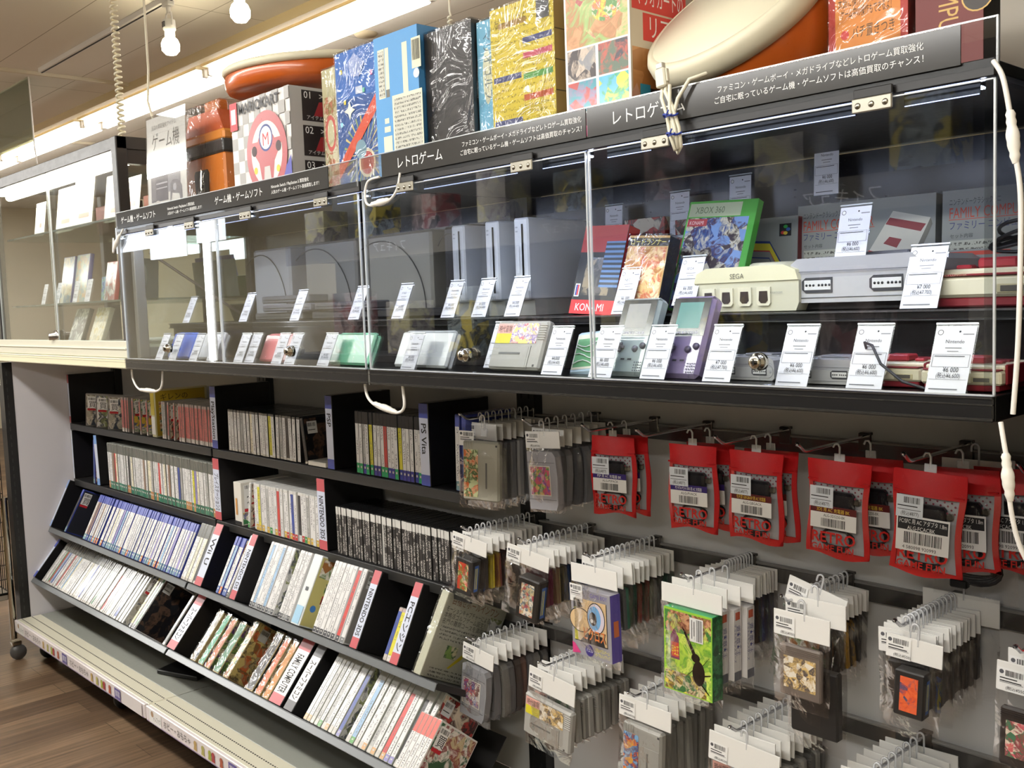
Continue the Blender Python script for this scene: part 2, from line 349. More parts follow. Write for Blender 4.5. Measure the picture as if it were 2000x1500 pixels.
spiral('spiral_cord', 2.396, .25, 1.80, 1.90, .004, .0022, 11, 'thin white curly cord rising behind the black wrapped box', .72)
o = MB().tube([(.80, .3, 2.63), (.80, .3, 2.1), (.78, .3, 2.0), (.84, .3, 1.88), (.87, .3, 1.81)], .004, P('#e9e0c6', .45)); tag(o.build('lamp_cable'), 'thin plain white cable hanging beside the cream coiled cord', 'cable')
# hanging sign pane at upper left (clear board with a cable at its edge)
t = thing('hanging_sign', 'clear grey acrylic board hanging from the ceiling at upper left', 'sign', T(-2.16, .8, 2.25))
MB().box(-.32, .29, -.003, .003, .03, .38, film('smoked_acrylic', (.62, .66, .58), .6, 0, 30, .08, .0, body=.12)).build('sign_pane', t)
MB().box(-.32, .29, -.006, .006, .372, .38, P('#b9bda8', .3)).build('top_rail', t)
MB().tube([(.29, 0, .38), (.30, 0, .2), (.305, 0, 0), (.33, 0, -.1)], .004, WHITE).build('side_cable', t)
# ---------- gondola structure ----------
BACKW = P('#cbcac8', .5)
for i in range(3):
    o = MB().box(i * 1.2 + .03, i * 1.2 + 1.17, .45, .458, .16, 1.15, BACKW)
    tag(o.build('backing_board'), ['pale back panel of the leftmost bay behind the disc racks', 'pale back panel of the middle bay behind the disc racks', 'pale back panel behind the pegs of the right bay'][i], 'panel', group='back panels of the three bays')
for i in range(4):
    m = MB(); x = i * 1.2; top = 1.55
    m.box(x - .028, x + .028, .425, .47, .02, top, BLACK)
    z = .2
    while z < top - .05:
        for dx in (-.012, .012): m.box(x + dx - .0025, x + dx + .0025, .4245, .4255, z, z + .022, P('#050505', .8))
        z += .04
    tag(m.build('slotted_upright'), ['black slotted upright at the far left end of the racks', 'black slotted upright between the left and middle bays', 'black slotted upright between the disc racks and the pegs', 'black slotted upright at the right end of the pegs'][i], 'upright', group='slotted uprights of the shelving')
# end panels
t = thing('end_panel', 'white side panel closing the left end below the cream shelf', 'side panel', T(0, .05, .13))
MB().box(-.028, -.004, .0, .37, 0, 1.015, P('#cfccd0', .45)).build('board', t)
m = MB().box(-.058, -.003, -.035, .0, -.0, 1.01, BLACK); z = .03
while z < .98: m.box(-.0035, -.0025, -.023, -.019, z, z + .016, P('#2c2b2a', .6)); z += .03
m.build('front_post', t)
t = thing('end_panel', 'tall black side panel at the right edge of the photo', 'side panel', T(3.62, .065, 0))
MB().box(0, .03, 0, .4, 0.0, 2.0, P('#0b0a0a', .6)).build('board', t); MB().box(-.0, .034, -.03, .0, 0, 2.0, P('#0d0c0c', .6)).build('front_post', t)
# base
GREYD = P('#8c8e86', .4); CREAM = P('#d9d4bf', .4)
for i in range(3):
    x0 = i * 1.2; t = thing('base_deck', ['grey base deck of the left bay with a cream perforated front', 'grey base deck of the middle bay with a cream perforated front', 'base deck under the hanging pegs of the right bay'][i], 'base shelf', T(x0, 0, 0), 'base decks of the bays')
    MB().box(.002, 1.198, .085, .45, .145, .16, GREYD if i < 2 else P('#6d6c69', .4), .001).build('deck', t)
    m = MB().box(.002, 1.198, .0, .085, .145, .1605, CREAM, .002); xx = .01
    for k in range(106):
        for yy in (.012, .048): m.box(xx, xx + .006, yy, yy + .0035, .1604, .1612, P('#3a3833', .8))
        xx += .0112
    m.build('perforated_front', t)
    MB().box(.0, 1.2, .03, .45, .085, .145, P('#1a1918', .6)).build('plinth', t)
    for cx in ((.03, .75) if i == 0 else (.75,) if i == 1 else (.6,)):
        c = MB().lathe([(.0, -.011), (.03, -.011), (.033, -.006), (.033, .006), (.03, .011), (0, .011)], BLACK, T(cx + .02, .09, .033) @ Ry(90), 18).build('caster', t)
        MB().box(cx + .002, cx + .038, .06, .12, .06, .088, P('#2b2b2b', .4, .5), .003).build('caster_fork', c)
def toy_rail(x0, label, wide=1.2):
    t = thing('price_rail', label, 'price rail', T(x0, 0, .118), 'price rails along the base')
    MB().box(.004, wide - .004, -.012, -.001, 0, .044, P('#e2d9d8', .35), .002).build('rail', t)
    c = Card(T(0, -.0125, 0)); c.rect(.01, wide - .01, .001, .004, P('#8f7f9c'))
    c.rect(.03, .11, .003, .041, WHITE); c.disc(.05, .03, .009, P('#a98a6a')); c.write('トレファク', .055, .013, .014, P('#4b3b33'), maxw=.05)
    def blk(x):
        c.write('ホビー・おもちゃ', x, .014, .018, P('#5b554e'), maxw=.17)
        q = x + .2; BE = P('#b5985e'); OR = P('#a5563c'); GN = P('#9aa03c')
        for k, (dx, mm) in enumerate(((0, BE), (.045, P('#a8a05a')), (.085, GN), (.105, P('#a03a3a')), (.15, OR))):
            c.disc(q + dx, .026, .009, mm, 10, .009); c.poly([(q + dx - .01, .008), (q + dx + .01, .008), (q + dx + .006, .024), (q + dx - .006, .024)], mm)
        c.rect(x + .39, x + .435, .006, .039, P('#5f548f')); c.write('買取', x + .394, .015, .015, WHITE, maxw=.037)
    blk(.125); blk(.585)
    if wide > 1.1: c.rect(1.03, 1.18, .003, .041, P('#ddd6d4'))
    c.build('printed_strip', t)
toy_rail(0, 'white price rail with toy drawings under the left base deck'); toy_rail(1.2, 'white price rail with toy drawings under the middle base deck')
# slanted and flat media shelves
TH3, TH4 = math.radians(26.8), math.radians(40)
def frame(t):
    y, z, a = {1: (.25, .889, 0), 2: (.25, .669, 0), 3: (.145, .495, TH3), 4: (.072, .31, TH4)}[t]
    return T(0, y, z) @ Matrix.Rotation(-a, 4, 'X')
tn = {1: 'top', 2: 'second', 3: 'third', 4: 'lowest'}
for tier in (1, 2, 3, 4):
    for bay in (0, 1):
        M = frame(tier) @ T(bay * 1.2, 0, 0); t = thing('media_shelf', '%s disc shelf of the %s bay, a black %s board%s' % (tn[tier], ('left', 'middle')[bay], 'level' if tier < 3 else 'slanted', '' if tier < 3 else ' with a grey lip'), 'shelf', M, 'black shelves that carry the discs')
        dp = .185 if tier < 3 else .2
        MB().box(.006, 1.194, .0, dp, -.016, -.0015, P('#201f1f', .4)).build('board', t)
        if tier >= 3: MB().box(.006, 1.194, -.004, -.0005, -.021, -.003, P('#6f7274', .35, .3), .001).build('lip', t); MB().box(.006, 1.194, dp, dp + .002, -.016, .17, P('#242323', .4)).build('back_stop', t)
        else: MB().box(.006, 1.194, -.006, -.0005, -.026, -.002, P('#2a2a29', .4), .001).build('lip', t)
# ---------- display shelf boards at z 1.15-1.18 ----------
DARK = P('#100f0f', .35)
for i in range(3):
    x0 = i * 1.2; cream = i == 0; A = P('#d8d3b4', .4) if cream else DARK
    t = thing('display_shelf', ['cream shelf board under the dark framed glass cabinet at left', 'black shelf board carrying the left acrylic showcase', 'black shelf board carrying the right acrylic showcases'][i], 'shelf', T(x0, 0, 1.148))
    MB().box(.003, 1.197, .006, .448, .0, .029, A, .001).build('board', t)
    m = MB().box(.003, 1.197, -.001, .007, -.0, .030, A, .002)
    L = P('#bcb7a0', .4) if cream else P('#45433f', .28, .6)
    m.box(.003, 1.197, -.0025, .001, .0268, .029, P('#eceadd', .3) if cream else P('#6d6a66', .25, .8)); m.box(.003, 1.197, -.002, .001, .002, .0045, L); m.box(.003, 1.197, -.0018, .001, .019, .0205, L)
    m.build('front_edge', t)
    MB().box(-.002 if i else .0, .003, .0, .448, -.001, .03, P('#6a6862', .35, .4)).build('end_cap', t)
# risers (mid shelves) inside the showcases, top at 1.272
for i in (1, 2):
    t = thing('riser_shelf', ['black riser shelf inside the left showcase', 'black riser shelf inside the right showcase'][i - 1], 'shelf', T(i * 1.2, .135, 1.177))
    MB().box(.004, 1.196, 0, .30, .083, .095, P('#1b1a1b', .22), .001).build('board', t); MB().box(.004, 1.196, .012, .02, 0, .083, P('#161517', .2)).build('riser_panel', t)
    m = MB().box(.004, 1.196, -.003, 0, .0925, .095, P('#9c9da2', .2, .9)).box(.004, 1.196, -.003, 0, .081, .083, P('#77787c', .2, .9)); m.build('metal_trim', t)
# black backs and ceiling boards
for i in (1, 2):
    tag(MB().box(i * 1.2 + .03, i * 1.2 + 1.17, .44, .448, 1.178, 1.528, P('#1a191c', .25)).build('back_board'), ['black back board of the left showcase', 'black back board of the right showcase'][i - 1], 'panel')
    t = thing('top_board', ['black top shelf over the left showcase', 'black top shelf over the right showcase'][i - 1], 'shelf', T(i * 1.2, 0, 1.53))
    MB().box(.003, 1.197, .008, .448, 0, .014, BLACK, .001).build('board', t); MB().box(.003, 1.197, .0, .008, -.004, .016, P('#191717', .3), .001).build('front_edge', t)
LED = P('#d3deff', .3, 0, CASE_E); PROF = P('#1e2434', .2, .5); GLOW = P('#b9c8ff', .3, 0, 2.0)
k = 0
for (a, b) in ((1.23, 1.50), (1.54, 1.66), (1.70, 1.93), (1.98, 2.24), (2.30, 2.39), (2.42, 2.53), (2.585, 2.835), (2.892, 2.99), (3.03, 3.115), (3.165, 3.43), (3.49, 3.577)):
    t = thing('led_strip', 'slim cool white strip light under the showcase top, %s from the left end' % nth(k), 'strip light', T((a + b) / 2, .014, 1.518), 'strip lights under the showcase top'); h = (b - a) / 2
    MB().box(-h, h, 0, .014, .002, .012, PROF, .001).box(-h, h, -.0015, .0, -.0075, .012, PROF).build('profile', t)
    MB().box(-h, h, .003, .012, .0, .002, LED).build('diffuser', t); MB().box(-h + .001, h - .001, -.0022, -.0015, .0085, .0095, GLOW).box(-h + .001, h - .001, -.0022, -.0015, -.0072, -.0062, GLOW).build('glowing_edge', t); k += 1
# signs on the acrylic upstand along the top
SG = film('printed_grey_sign', (.05, .048, .045), .12, 0, 30, .03, .12, body=.93)
def sign(x0, x1, label, fn, clear=None):
    t = thing('header_sign', label, 'sign', T(x0, -.004, 1.543)); w = x1 - x0
    MB().box(0, w, 0, .002, 0, .043, SG).build('printed_strip', t)
    c = Card(T(0, -.0002, 0)); d = Card(T(0, -.0002, 0)); fn(c, d); c.build('headline', t); d.build('small_lettering', t)
def s1(c, d):
    c.write('ゲーム機・ゲームソフト', .03, .013, .015, WHITE, maxw=.26); d.write('Nintendo Switch / PlayStation 5 買取強化', .33, .023, .0065, WHITE, maxw=.22); d.write('人気のゲーム機・ゲームソフト高価買取します！', .33, .011, .0065, WHITE, maxw=.22)
def s1b(c, d):
    c.write('ゲーム機・ゲームソフト', .02, .013, .015, WHITE, maxw=.24); d.write('Nintendo Switch / PlayStation 5 買取強化', .285, .023, .0065, WHITE, maxw=.21); d.write('人気のゲーム機・ゲームソフト高価買取します！', .285, .011, .0065, WHITE, maxw=.21)
def s2(c, d):
    c.write('レトロゲーム', .047, .012, .017, WHITE, maxw=.135); d.write('ファミコン・ゲームボーイ・メガドライブなどレトロゲーム買取強化', .235, .0255, .0072, WHITE, maxw=.28); d.write('ご自宅に眠っているゲーム機・ゲームソフトは高価買取のチャンス！', .23, .0115, .0072, WHITE, maxw=.285)
sign(1.215, 1.785, 'grey sign strip reading ゲーム機・ゲームソフト, first from the left', s1); sign(1.785, 2.295, 'grey sign strip reading ゲーム機・ゲームソフト, second from the left', s1b)
sign(2.48, 3.003, 'grey sign strip reading レトロゲーム under the black and yellow boxes', s2); sign(3.006, 3.562, 'grey sign strip reading レトロゲーム under the drum controller', s2)
for a, b, lb in ((1.205, 2.395, 'clear acrylic upstand along the top of the left showcase'), (2.405, 3.601, 'clear acrylic upstand along the top of the right showcase')):
    t = thing('acrylic_upstand', lb, 'acrylic board', T(a, .0, 1.536)); MB().box(0, b - a, -.0015, .0015, 0, .052, ACRYL).build('board', t); MB().box(0, b - a, -.0015, .0015, .0515, .053, EDGE).box(b - a - .002, b - a, -.0015, .0015, 0, .052, EDGE).build('polished_edge', t)
# hinged acrylic doors
HM = P('#a39f92', .3, .85)
def door(a, b, label, lock, hinges, handle=None):
    t = thing('showcase_door', label, 'showcase door', T(a, -.003, 1.178)); w = b - a
    MB().box(0, w, -.0015, .0015, .0, .345, PANE).build('acrylic_panel', t)
    MB().box(0, .0022, -.0018, .0018, 0, .345, EDGE).box(w - .0022, w, -.0018, .0018, 0, .345, EDGE).box(0, w, -.0018, .0018, 0, .0018, EDGE).box(0, w, -.0018, .0018, .3435, .345, EDGE).build('polished_edge', t)
    if lock is not None:
        m = MB(T(lock - a, -.002, .033) @ Rx(90)); m.lathe([(.0, .018), (.0075, .018), (.009, .016), (.009, .012), (.012, .010), (.012, 0), (0, 0)], P('#b9b4a6', .12, 1), n=18); m.box(-.001, .001, -.004, .004, .0178, .0185, BLACK); m.build('cam_lock', t)
        MB().box(lock - a - .008, lock - a + .008, .004, .014, -.0, .03, ACRYL, .002).build('lock_block', t)
    for hx in hinges:
        m = MB(T(hx - a, -.004, .337)); m.box(-.025, .025, -.003, .001, -.006, .011, HM, .0012).box(-.024, .024, .0, .004, .011, .022, P('#1b1a1a', .4), .001)
        for k in (-.017, 0, .017): m.lathe([(.0, .0045), (.0025, .0045), (.004, .003), (.004, 0)], P('#8a8578', .25, .9), T(k, 0, .002) @ Rx(90), 10)
        m.build('hinge', t)
door(1.225, 1.80, 'clear acrylic showcase door at the far left', 1.513, (1.435, 1.67)); door(1.803, 2.398, 'clear acrylic showcase door over the pink and green handhelds', 2.125, (1.955, 2.27))
door(2.412, 3.002, 'clear acrylic showcase door over the white upright consoles', 2.709, (2.555, 2.865)); door(3.006, 3.600, 'clear acrylic showcase door nearest the camera', 3.303, (3.138, 3.461))
for a, lb in ((1.207, 'clear acrylic end wall of the left showcase'), (3.585, 'clear acrylic end wall at the right of the showcase')):
    tag(MB().box(a, a + .003, .004, .43, 1.178, 1.528, PANE).build('showcase_end_pane'), lb, 'acrylic pane')
# white power leads with in-line plugs
def lead(name, label, pts, plug, wire=.0028):
    t = thing(name, label, 'cable'); P0 = [Vector(p) for p in pts]; Q = []
    for i in range(len(P0) - 1):
        for k in range(8):
            s = k / 8; a = P0[max(i - 1, 0)]; b = P0[i]; c = P0[i + 1]; d = P0[min(i + 2, len(P0) - 1)]
            Q.append(.5 * (2 * b + (c - a) * s + (2 * a - 5 * b + 4 * c - d) * s * s + (3 * b - a - 3 * c + d) * s ** 3))
    Q.append(P0[-1]); MB().tube(Q, wire, P('#e6e2da', .4), 8).build('wire', t)
    if plug:
        a, b = Vector(plug[0]), Vector(plug[1]); n = 14; pts = [a.lerp(b, k / n) for k in range(n + 1)]
        rr = [.0035, .0052, .0044, .0054, .0046, .0058, .0068, .007, .0064, .0066, .006, .0048, .0054, .0042, .0032]
        MB().tube(pts, rr, P('#ece8dd', .4), 12).build('connector', t)
    return t
lead('power_lead', 'white cable with in-line connector down the right end of the showcase', [(3.598, -.006, 1.54), (3.61, -.012, 1.52), (3.618, -.013, 1.48), (3.623, -.013, 1.44), (3.629, -.012, 1.385), (3.626, -.008, 1.25), (3.62, -.006, 1.16)], ((3.618, -.013, 1.484), (3.624, -.013, 1.428)))
lead('power_lead', 'white cable with in-line connector hanging below the shelf at the right edge', [(3.606, -.003, 1.15), (3.612, -.008, 1.125), (3.617, -.01, 1.10), (3.62, -.012, 1.06), (3.628, -.01, 1.02), (3.64, -.005, .99)], ((3.614, -.01, 1.117), (3.620, -.012, 1.065)))
lead('power_lead', 'white looped cable under the shelf above the red disc cases', [(1.165, .03, 1.15), (1.17, .03, 1.115), (1.21, .03, 1.088), (1.30, .03, 1.084), (1.36, .03, 1.10), (1.375, .03, 1.15)], ((1.215, .03, 1.087), (1.32, .03, 1.087)), .003)
lead('power_lead', 'white looped cable under the shelf above the handheld disc cases', [(2.355, .02, 1.15), (2.365, .02, 1.118), (2.40, .02, 1.10), (2.455, .02, 1.092), (2.485, .02, 1.105), (2.482, .02, 1.15)], ((2.385, .02, 1.107), (2.46, .02, 1.093)), .003)
lead('power_lead', 'white looped cable lying over the grey sign gap above the showcase', [(2.475, -.006, 1.545), (2.44, -.008, 1.54), (2.428, -.008, 1.515), (2.44, -.008, 1.495), (2.50, -.008, 1.497), (2.53, -.008, 1.515), (2.54, -.006, 1.545)], ((2.447, -.008, 1.495), (2.505, -.008, 1.499)), .0024)
lead('power_lead', 'white cable with black plug at the left end of the showcase', [(1.26, -.006, 1.54), (1.24, -.01, 1.52), (1.21, -.012, 1.495), (1.19, -.01, 1.48), (1.185, -.005, 1.52)], ((1.245, -.011, 1.525), (1.20, -.012, 1.487)), .0026)
lead('power_lead', 'small white cable hanging at the left edge below the cream shelf', [(.03, -.004, 1.15), (.015, -.01, 1.12), (.02, -.01, 1.09), (.04, -.008, 1.06)], ((.018, -.01, 1.10), (.035, -.008, 1.065)))
# ---------- disc cases on the racks ----------
_case = {}
def case_meshes(t, h, d, body, top, topf, bots, botf, cover=None):
    key = (round(t, 4), h, d, body, top, topf, tuple(bots), botf)
    if key in _case: return _case[key]
    out = []
    for b in bots:
        m = MB().box(-t / 2, t / 2, .0006, d, 0, h, P(body, .25), .0012); bo = m.build('game_case'); bm = bo.data; bpy.data.objects.remove(bo)
        s = MB(); w = t / 2 * .93; zb = h * botf; zt = h * (1 - topf)
        def strip(z0, z1, mat): s.add([(-w, .0002, z0), (w, .0002, z0), (w, .0002, z1), (-w, .0002, z1)], [(0, 1, 2, 3)], mat)
        strip(.002, zb, P(b, .25)); strip(zb, zt, SPINE_D if body == '#141415' else SPINE); strip(zt, h - .002, P(top, .25))
        if botf > .05: s.add([(-w * .45, 0, zb * .55), (w * .45, 0, zb * .55), (w * .45, 0, zb * .75), (-w * .45, 0, zb * .75)], [(0, 1, 2, 3)], P('#b9b9b4', .4))
        so = s.build('spine_insert'); sm = so.data; bpy.data.objects.remove(so); out.append((bm, sm))
    _case[key] = out; return out
ART = [art(1, ['#1d2a4a', '#c8b890', '#7a1f25', '#e4e0d6', '#2c5a3c'], 28), art(2, ['#b5322a', '#e8c84a', '#2d3f86', '#f0ead8', '#3d7a4a'], 34), art(3, ['#50555c', '#b7b3a4', '#7a705e', '#dcd8cc', '#384250'], 26),
       art(4, ['#0c0c0f', '#131318', '#0f0f12', '#5b4436', '#1a1c20'], 22), art(5, ['#e7e4de', '#d9dad9', '#98a06a', '#3b3f52', '#ededea'], 26), art(6, ['#7fa0c8', '#e6dfa8', '#5a7c3a', '#f1eee2', '#a06a3a'], 26),
       art(7, ['#d97a2a', '#e8c46a', '#8a3a20', '#f2e6c8', '#3f6a4a'], 40), art(8, ['#2f7a50', '#8fae5a', '#2d5a3c', '#e2d9b0', '#5d3a7a'], 36), art(9, ['#8d1c1c', '#1d1314', '#b5322a', '#3a1517', '#d8c8b0'], 26)]
CN = {'w': ('#dedddb', 'white'), 'g': ('#a9a9a6', 'grey'), 'k': ('#2a2a2c', 'black'), 'y': ('#d3cc3e', 'yellow'), 'r': ('#c0443f', 'red'), 'p': ('#c76a66', 'pink'), 'b': ('#3d4f96', 'blue'), 'l': ('#8fb0cf', 'pale blue'), 'o': ('#cf7a3a', 'orange'), 'n': ('#8b6f5a', 'brown'), 'v': ('#8a80b5', 'violet'), 'e': ('#4f8a5a', 'green'), 'c': ('#e6dfc4', 'cream'), 'm': ('#b83c78', 'magenta')}
rnd = random.Random(11)
STY = dict(
    psx=dict(h=.125, d=.14, body='#8f8a86', top='#b9a5a0', topf=.08, bots=('#ddd6cf', '#bdb5ae'), botf=.12),
    umd=dict(h=.125, d=.17, body='#232324', top='#5f5d5a', topf=.06, bots=('#d8d2c6', '#c8c1b2'), botf=.06),
    vita=dict(h=.157, d=.105, body='#1f2124', top='#2b2b2e', topf=.2, bots=('#2a9a62', '#34408f', '#2a9a62', '#3c3d8c'), botf=.17),
    ps3=dict(h=.168, d=.135, body='#85867f', top='#62635d', topf=.2, bots=('#31705a', '#b3845a', '#4a7f6a', '#35695a'), botf=.17),
    n3ds=dict(h=.137, d=.125, body='#c9c8c4', top='#d6d4cf', topf=.06, bots=('#d8d8d4', '#3c8a4a', '#b23a3a', '#caa74a'), botf=.14),
    dsb=dict(h=.125, d=.125, body='#141415', top='#cfcdc8', topf=.17, bots=('#3b3835', '#2e2c2b', '#463f38'), botf=.0),
    ps4=dict(h=.171, d=.135, body='#3b4690', top='#5a63a8', topf=.16, bots=('#6f8f9a', '#c47f4a', '#7a99a0', '#5f6fa0'), botf=.13),
    wii=dict(h=.185, d=.135, body='#e3e3e3', top='#e6e6e6', topf=.04, bots=('#4a4a4e', '#77787a', '#4a4a4e'), botf=.08),
    x360=dict(h=.178, d=.135, body='#b5b6b0', top='#5d5d58', topf=.24, bots=('#cfcac3', '#bbb3a8', '#d0ccc6'), botf=.05),
    xone=dict(h=.185, d=.135, body='#a9ada4', top='#9c9c92', topf=.16, bots=('#5f9a58', '#c9c6be', '#8e8ab8', '#c9a37a'), botf=.09),
    red=dict(h=.125, d=.125, body='#d8d4cf', top='#c9685f', topf=.35, bots=('#dbd6d0',), botf=.05))
def put_case(sty, M, th, col, label, group, cover=None, ti=None):
    s = STY[sty]; vs = case_meshes(th, s['h'], s['d'], s['body'], s['top'], s['topf'], s['bots'], s['botf']); bm, sm = vs[(rnd.randrange(len(vs)) if ti is None else ti)]
    o = bpy.data.objects.new('game_case', bm); S.collection.objects.link(o); o.matrix_world = M; tag(o, label, 'game case', group)
    c = bpy.data.objects.new('spine_insert', sm); S.collection.objects.link(c); c.parent = o; c.color = lin(CN[col][0])
    if cover is not None:
        h, d = s['h'], s['d']; K = Card(T(th / 2 + .0002, 0, 0) @ Rz(90)); K.rect(.004, d - .004, .004, h - .004, cover if not isinstance(cover, tuple) else cover[0])
        if isinstance(cover, tuple):
            if 'tag' in cover: K.rect(.008, .038, h - .055, h - .01, WHITE); K.bars(.010, .036, h - .024, h - .014, INK, 12, 3); K.rect(.008, .038, h - .064, h - .056, P('#b5202a')); K.write('買', .012, h - .05, .02, INK)
            for q in cover:
                if isinstance(q, tuple): K.write(q[0], q[1], q[2], q[3], q[4], maxw=q[5] if len(q) > 5 else None)
            if 'price' in cover: K.rect(.012, .042, h - .045, h - .012, P('#cfd0cf')); K.bars(.014, .04, h - .026, h - .016, INK, 12, 5); K.rect(.014, .036, h - .036, h - .034, INK)
        K.build('cover_sheet', o)
    return o
def run(tier, x0, x1, n, sty, cols, where, group, lean=0, lastcover=None, gap=.86, jit=.8):
    F = frame(tier); p = (x1 - x0) / n; fixed = []
    for i in range(n):
        c = cols[i % len(cols)] if cols.isupper() else rnd.choice(cols); c = c.lower()
        x = x0 + p * (i + .5); a = lean + rnd.uniform(-jit, jit)
        M = F @ T(x, rnd.uniform(0, .004), 0) @ Ry(a)
        cv = lastcover if i == n - 1 else None
        put_case(sty, M, p * gap, c, '%s-spined game case, %s from the left %s' % (CN[c][1], nth(i), where), group, cv)
def divider(tier, x0, x1, text, label, h=.19, d=.185, ends='#4353a8', band='#cfd5e6', ink=None, lean=0, cover=None):
    F = frame(tier); t = thing('index_divider', label, 'shelf divider', F @ T((x0 + x1) / 2, -.004, 0) @ Ry(lean)); w = (x1 - x0) / 2
    MB().box(-w, w, .0006, d, .0, h, P('#171617', .3), .0015).build('board', t)
    c = Card(T(0, 0, 0)); c.rect(-w, w, .001, h - .001, P(band, .35)); c.rect(-w, w, .001, .026, P(ends, .4)); c.rect(-w, w, h - .034, h - .001, P(ends, .4))
    if text: c.k += .0003; c.text(text, h=w * 1.15, bold=.012, m=ink or INK, M=T(-w * .55, -c.k, h - .045) @ Matrix.Rotation(math.radians(90), 4, 'Y'), cx=False, maxw=h - .075)
    c.build('label_strip', t); return t
RED_, BLU_ = '#b8545a', '#4a55a5'
G = 'game cases on the disc racks'
# top shelf, left bay
divider(1, .0, .014, '', 'black divider with a red and white edge standing at the far left of the top disc shelf', ends=RED_)
for k, (x, cv) in enumerate(((.16, ART[2]), (.265, ART[4]), (.375, ART[2]))):
    put_case('psx', frame(1) @ T(x, 0, 0) @ Ry(9) @ Rz(-38), .013, 'g', ['leaning clear disc case with a dark landscape cover, leftmost on the top shelf', 'leaning clear disc case with a pale cover, second on the top shelf', 'leaning clear disc case next to the first pink-edged one'][k], 'leaning cases at the left of the top shelf', (cv, 'tag'))
divider_x = 1.215
run(1, .50, .56, 5, 'psx', 'p', 'of the first pink cluster on the top disc shelf', G, 2)
for k, (x, a) in enumerate(((.60, 3), (.665, 1), (.72, 2))): put_case('psx', frame(1) @ T(x, 0, 0) @ Ry(a), .009, 'p', 'pink-edged disc case showing a colourful cover, %s of three in the gap on the top shelf' % nth(k), 'open covers on the top shelf', (ART[1], 'tag'))
o = MB(frame(1) @ T(.775, 0, 0)).box(-.016, .016, .001, .19, 0, .16, P('#cfc9a0', .3), .002); o = tag(o.build('boxed_set'), 'thick yellow and white boxed set standing among the pink disc cases', 'boxed set'); c = Card(frame(1) @ T(.775, 0, 0)); c.rect(-.014, .014, .075, .155, P('#c9b63a')); c.rect(-.014, .014, .01, .07, WHITE); c.build('printed_spine', o); c = Card(frame(1) @ T(.7915, 0, 0) @ Rz(90)); c.rect(.005, .18, .005, .155, P('#b59a2a')); c.rect(.015, .12, .02, .12, ART[6]); c.write('ギレンの', .02, .125, .018, P('#3a2c10')); c.build('printed_side', o)
run(1, .835, .865, 2, 'psx', 'g', 'of the clear pair right of the yellow set', G, 1)
for k, x in enumerate((.885, .93)): put_case('psx', frame(1) @ T(x, 0, 0) @ Ry(4), .009, 'p', 'pink-edged disc case with a dark cover, %s after the clear pair' % nth(k), G, (ART[8], 'tag'))
run(1, .965, 1.195, 17, 'psx', 'ppppg', 'of the pink row left of the blue-ended divider', G, 1.5, gap=.85, jit=2.2)
divider(1, 1.205, 1.24, 'PlayStation', 'black blue-ended divider right of the pink-edged cases', ends=BLU_)
# top shelf, middle bay
run(1, 1.30, 1.70, 22, 'umd', 'WWWWGWWCWWWWWYWWGWKWWW', 'of the white row between the first two blue-ended dividers', G, .8, gap=.9, jit=1.2)
put_case('umd', frame(1) @ T(1.735, 0, 0) @ Ry(-9), .013, 'k', 'leaning disc case with black and orange cover beside the middle blue-ended divider', G, (ART[3], (' ', 0, 0, .01, INK), 'price'))
c = MB(frame(1) @ T(1.80, -.002, .0)).box(-.055, .03, .0, .15, .0, .012, P('#d8d3c6', .4), .001); tag(c.build('game_case'), 'white disc case lying flat at the foot of the middle blue-ended divider', 'game case')
divider(1, 1.845, 1.875, 'PSP', 'black blue-ended divider right of the leaning black and orange cover', ends=BLU_)
run(1, 1.965, 2.232, 18, 'vita', 'WWGWYWWWRWWWYWWWWW', 'of the green-footed row on the top disc shelf', G, .5, gap=.9)
divider(1, 2.236, 2.268, 'PS Vita', 'black blue-ended divider right of the green-footed row', ends=BLU_)
run(1, 2.352, 2.385, 2, 'ps4', 'WB', 'at the right end of the top disc shelf', G, 2)
# second shelf
divider(2, .0, .012, '', 'black divider with a white edge at the far left of the second disc shelf', ends='#d5d8e0')
put_case('ps4', frame(2) @ T(.20, 0, 0) @ Ry(8), .013, 'b', 'blue disc case leaning on the pale blue divider of the second shelf', G, (ART[0], 'tag'))
divider(2, .245, .272, '', 'black divider with pale blue ends on the second disc shelf', ends='#7aa0d8', lean=-3)
run(2, .345, 1.19, 56, 'ps3', 'wwwwwggwcwwywvwwwnwwbwwgwkwwgwwcwwwwrwww', 'of the long grey-topped row on the second shelf', G, .3, gap=.92)
divider(2, 1.197, 1.236, 'プレイステーション2', 'black divider with red ends at the right of the long grey-topped row', ends=RED_)
t = thing('boxed_set', 'thick white boxed set with a price label 20 on the second shelf', 'boxed set', frame(2) @ T(1.335, 0, 0)); MB().box(-.022, .022, .001, .17, 0, .128, P('#dcd8ce', .4), .001).build('carton', t)
c = Card(); c.rect(-.012, -.002, .03, .08, P('#c08a4a')); c.rect(-.02, .02, .002, .012, INK); c.build('printed_spine', t); c = Card(T(.0224, 0, 0) @ Rz(90)); c.rect(.01, .05, .05, .12, WHITE); c.bars(.014, .046, .108, .118, INK, 14, 2); c.write('20', .018, .065, .022, INK); c.rect(.01, .05, .04, .049, P('#b5202a')); c.rect(.052, .165, .09, .124, ART[7]); c.rect(.004, .16, .004, .038, ART[1]); c.build('printed_side', t)
put_case('n3ds', frame(2) @ T(1.395, 0, 0) @ Ry(9), .01, 'w', 'white case leaning on the boxed set of the second shelf', G, ART[8])
run(2, 1.425, 1.775, 23, 'n3ds', 'WWYWWGWWWRWWWWBWKWWGWWW', 'of the white row right of the boxed set, second shelf', G, .8, gap=.9, jit=1)
divider(2, 1.785, 1.822, 'NINTENDO 3DS', 'black red-ended divider left of the black row on the second shelf', ends=RED_)
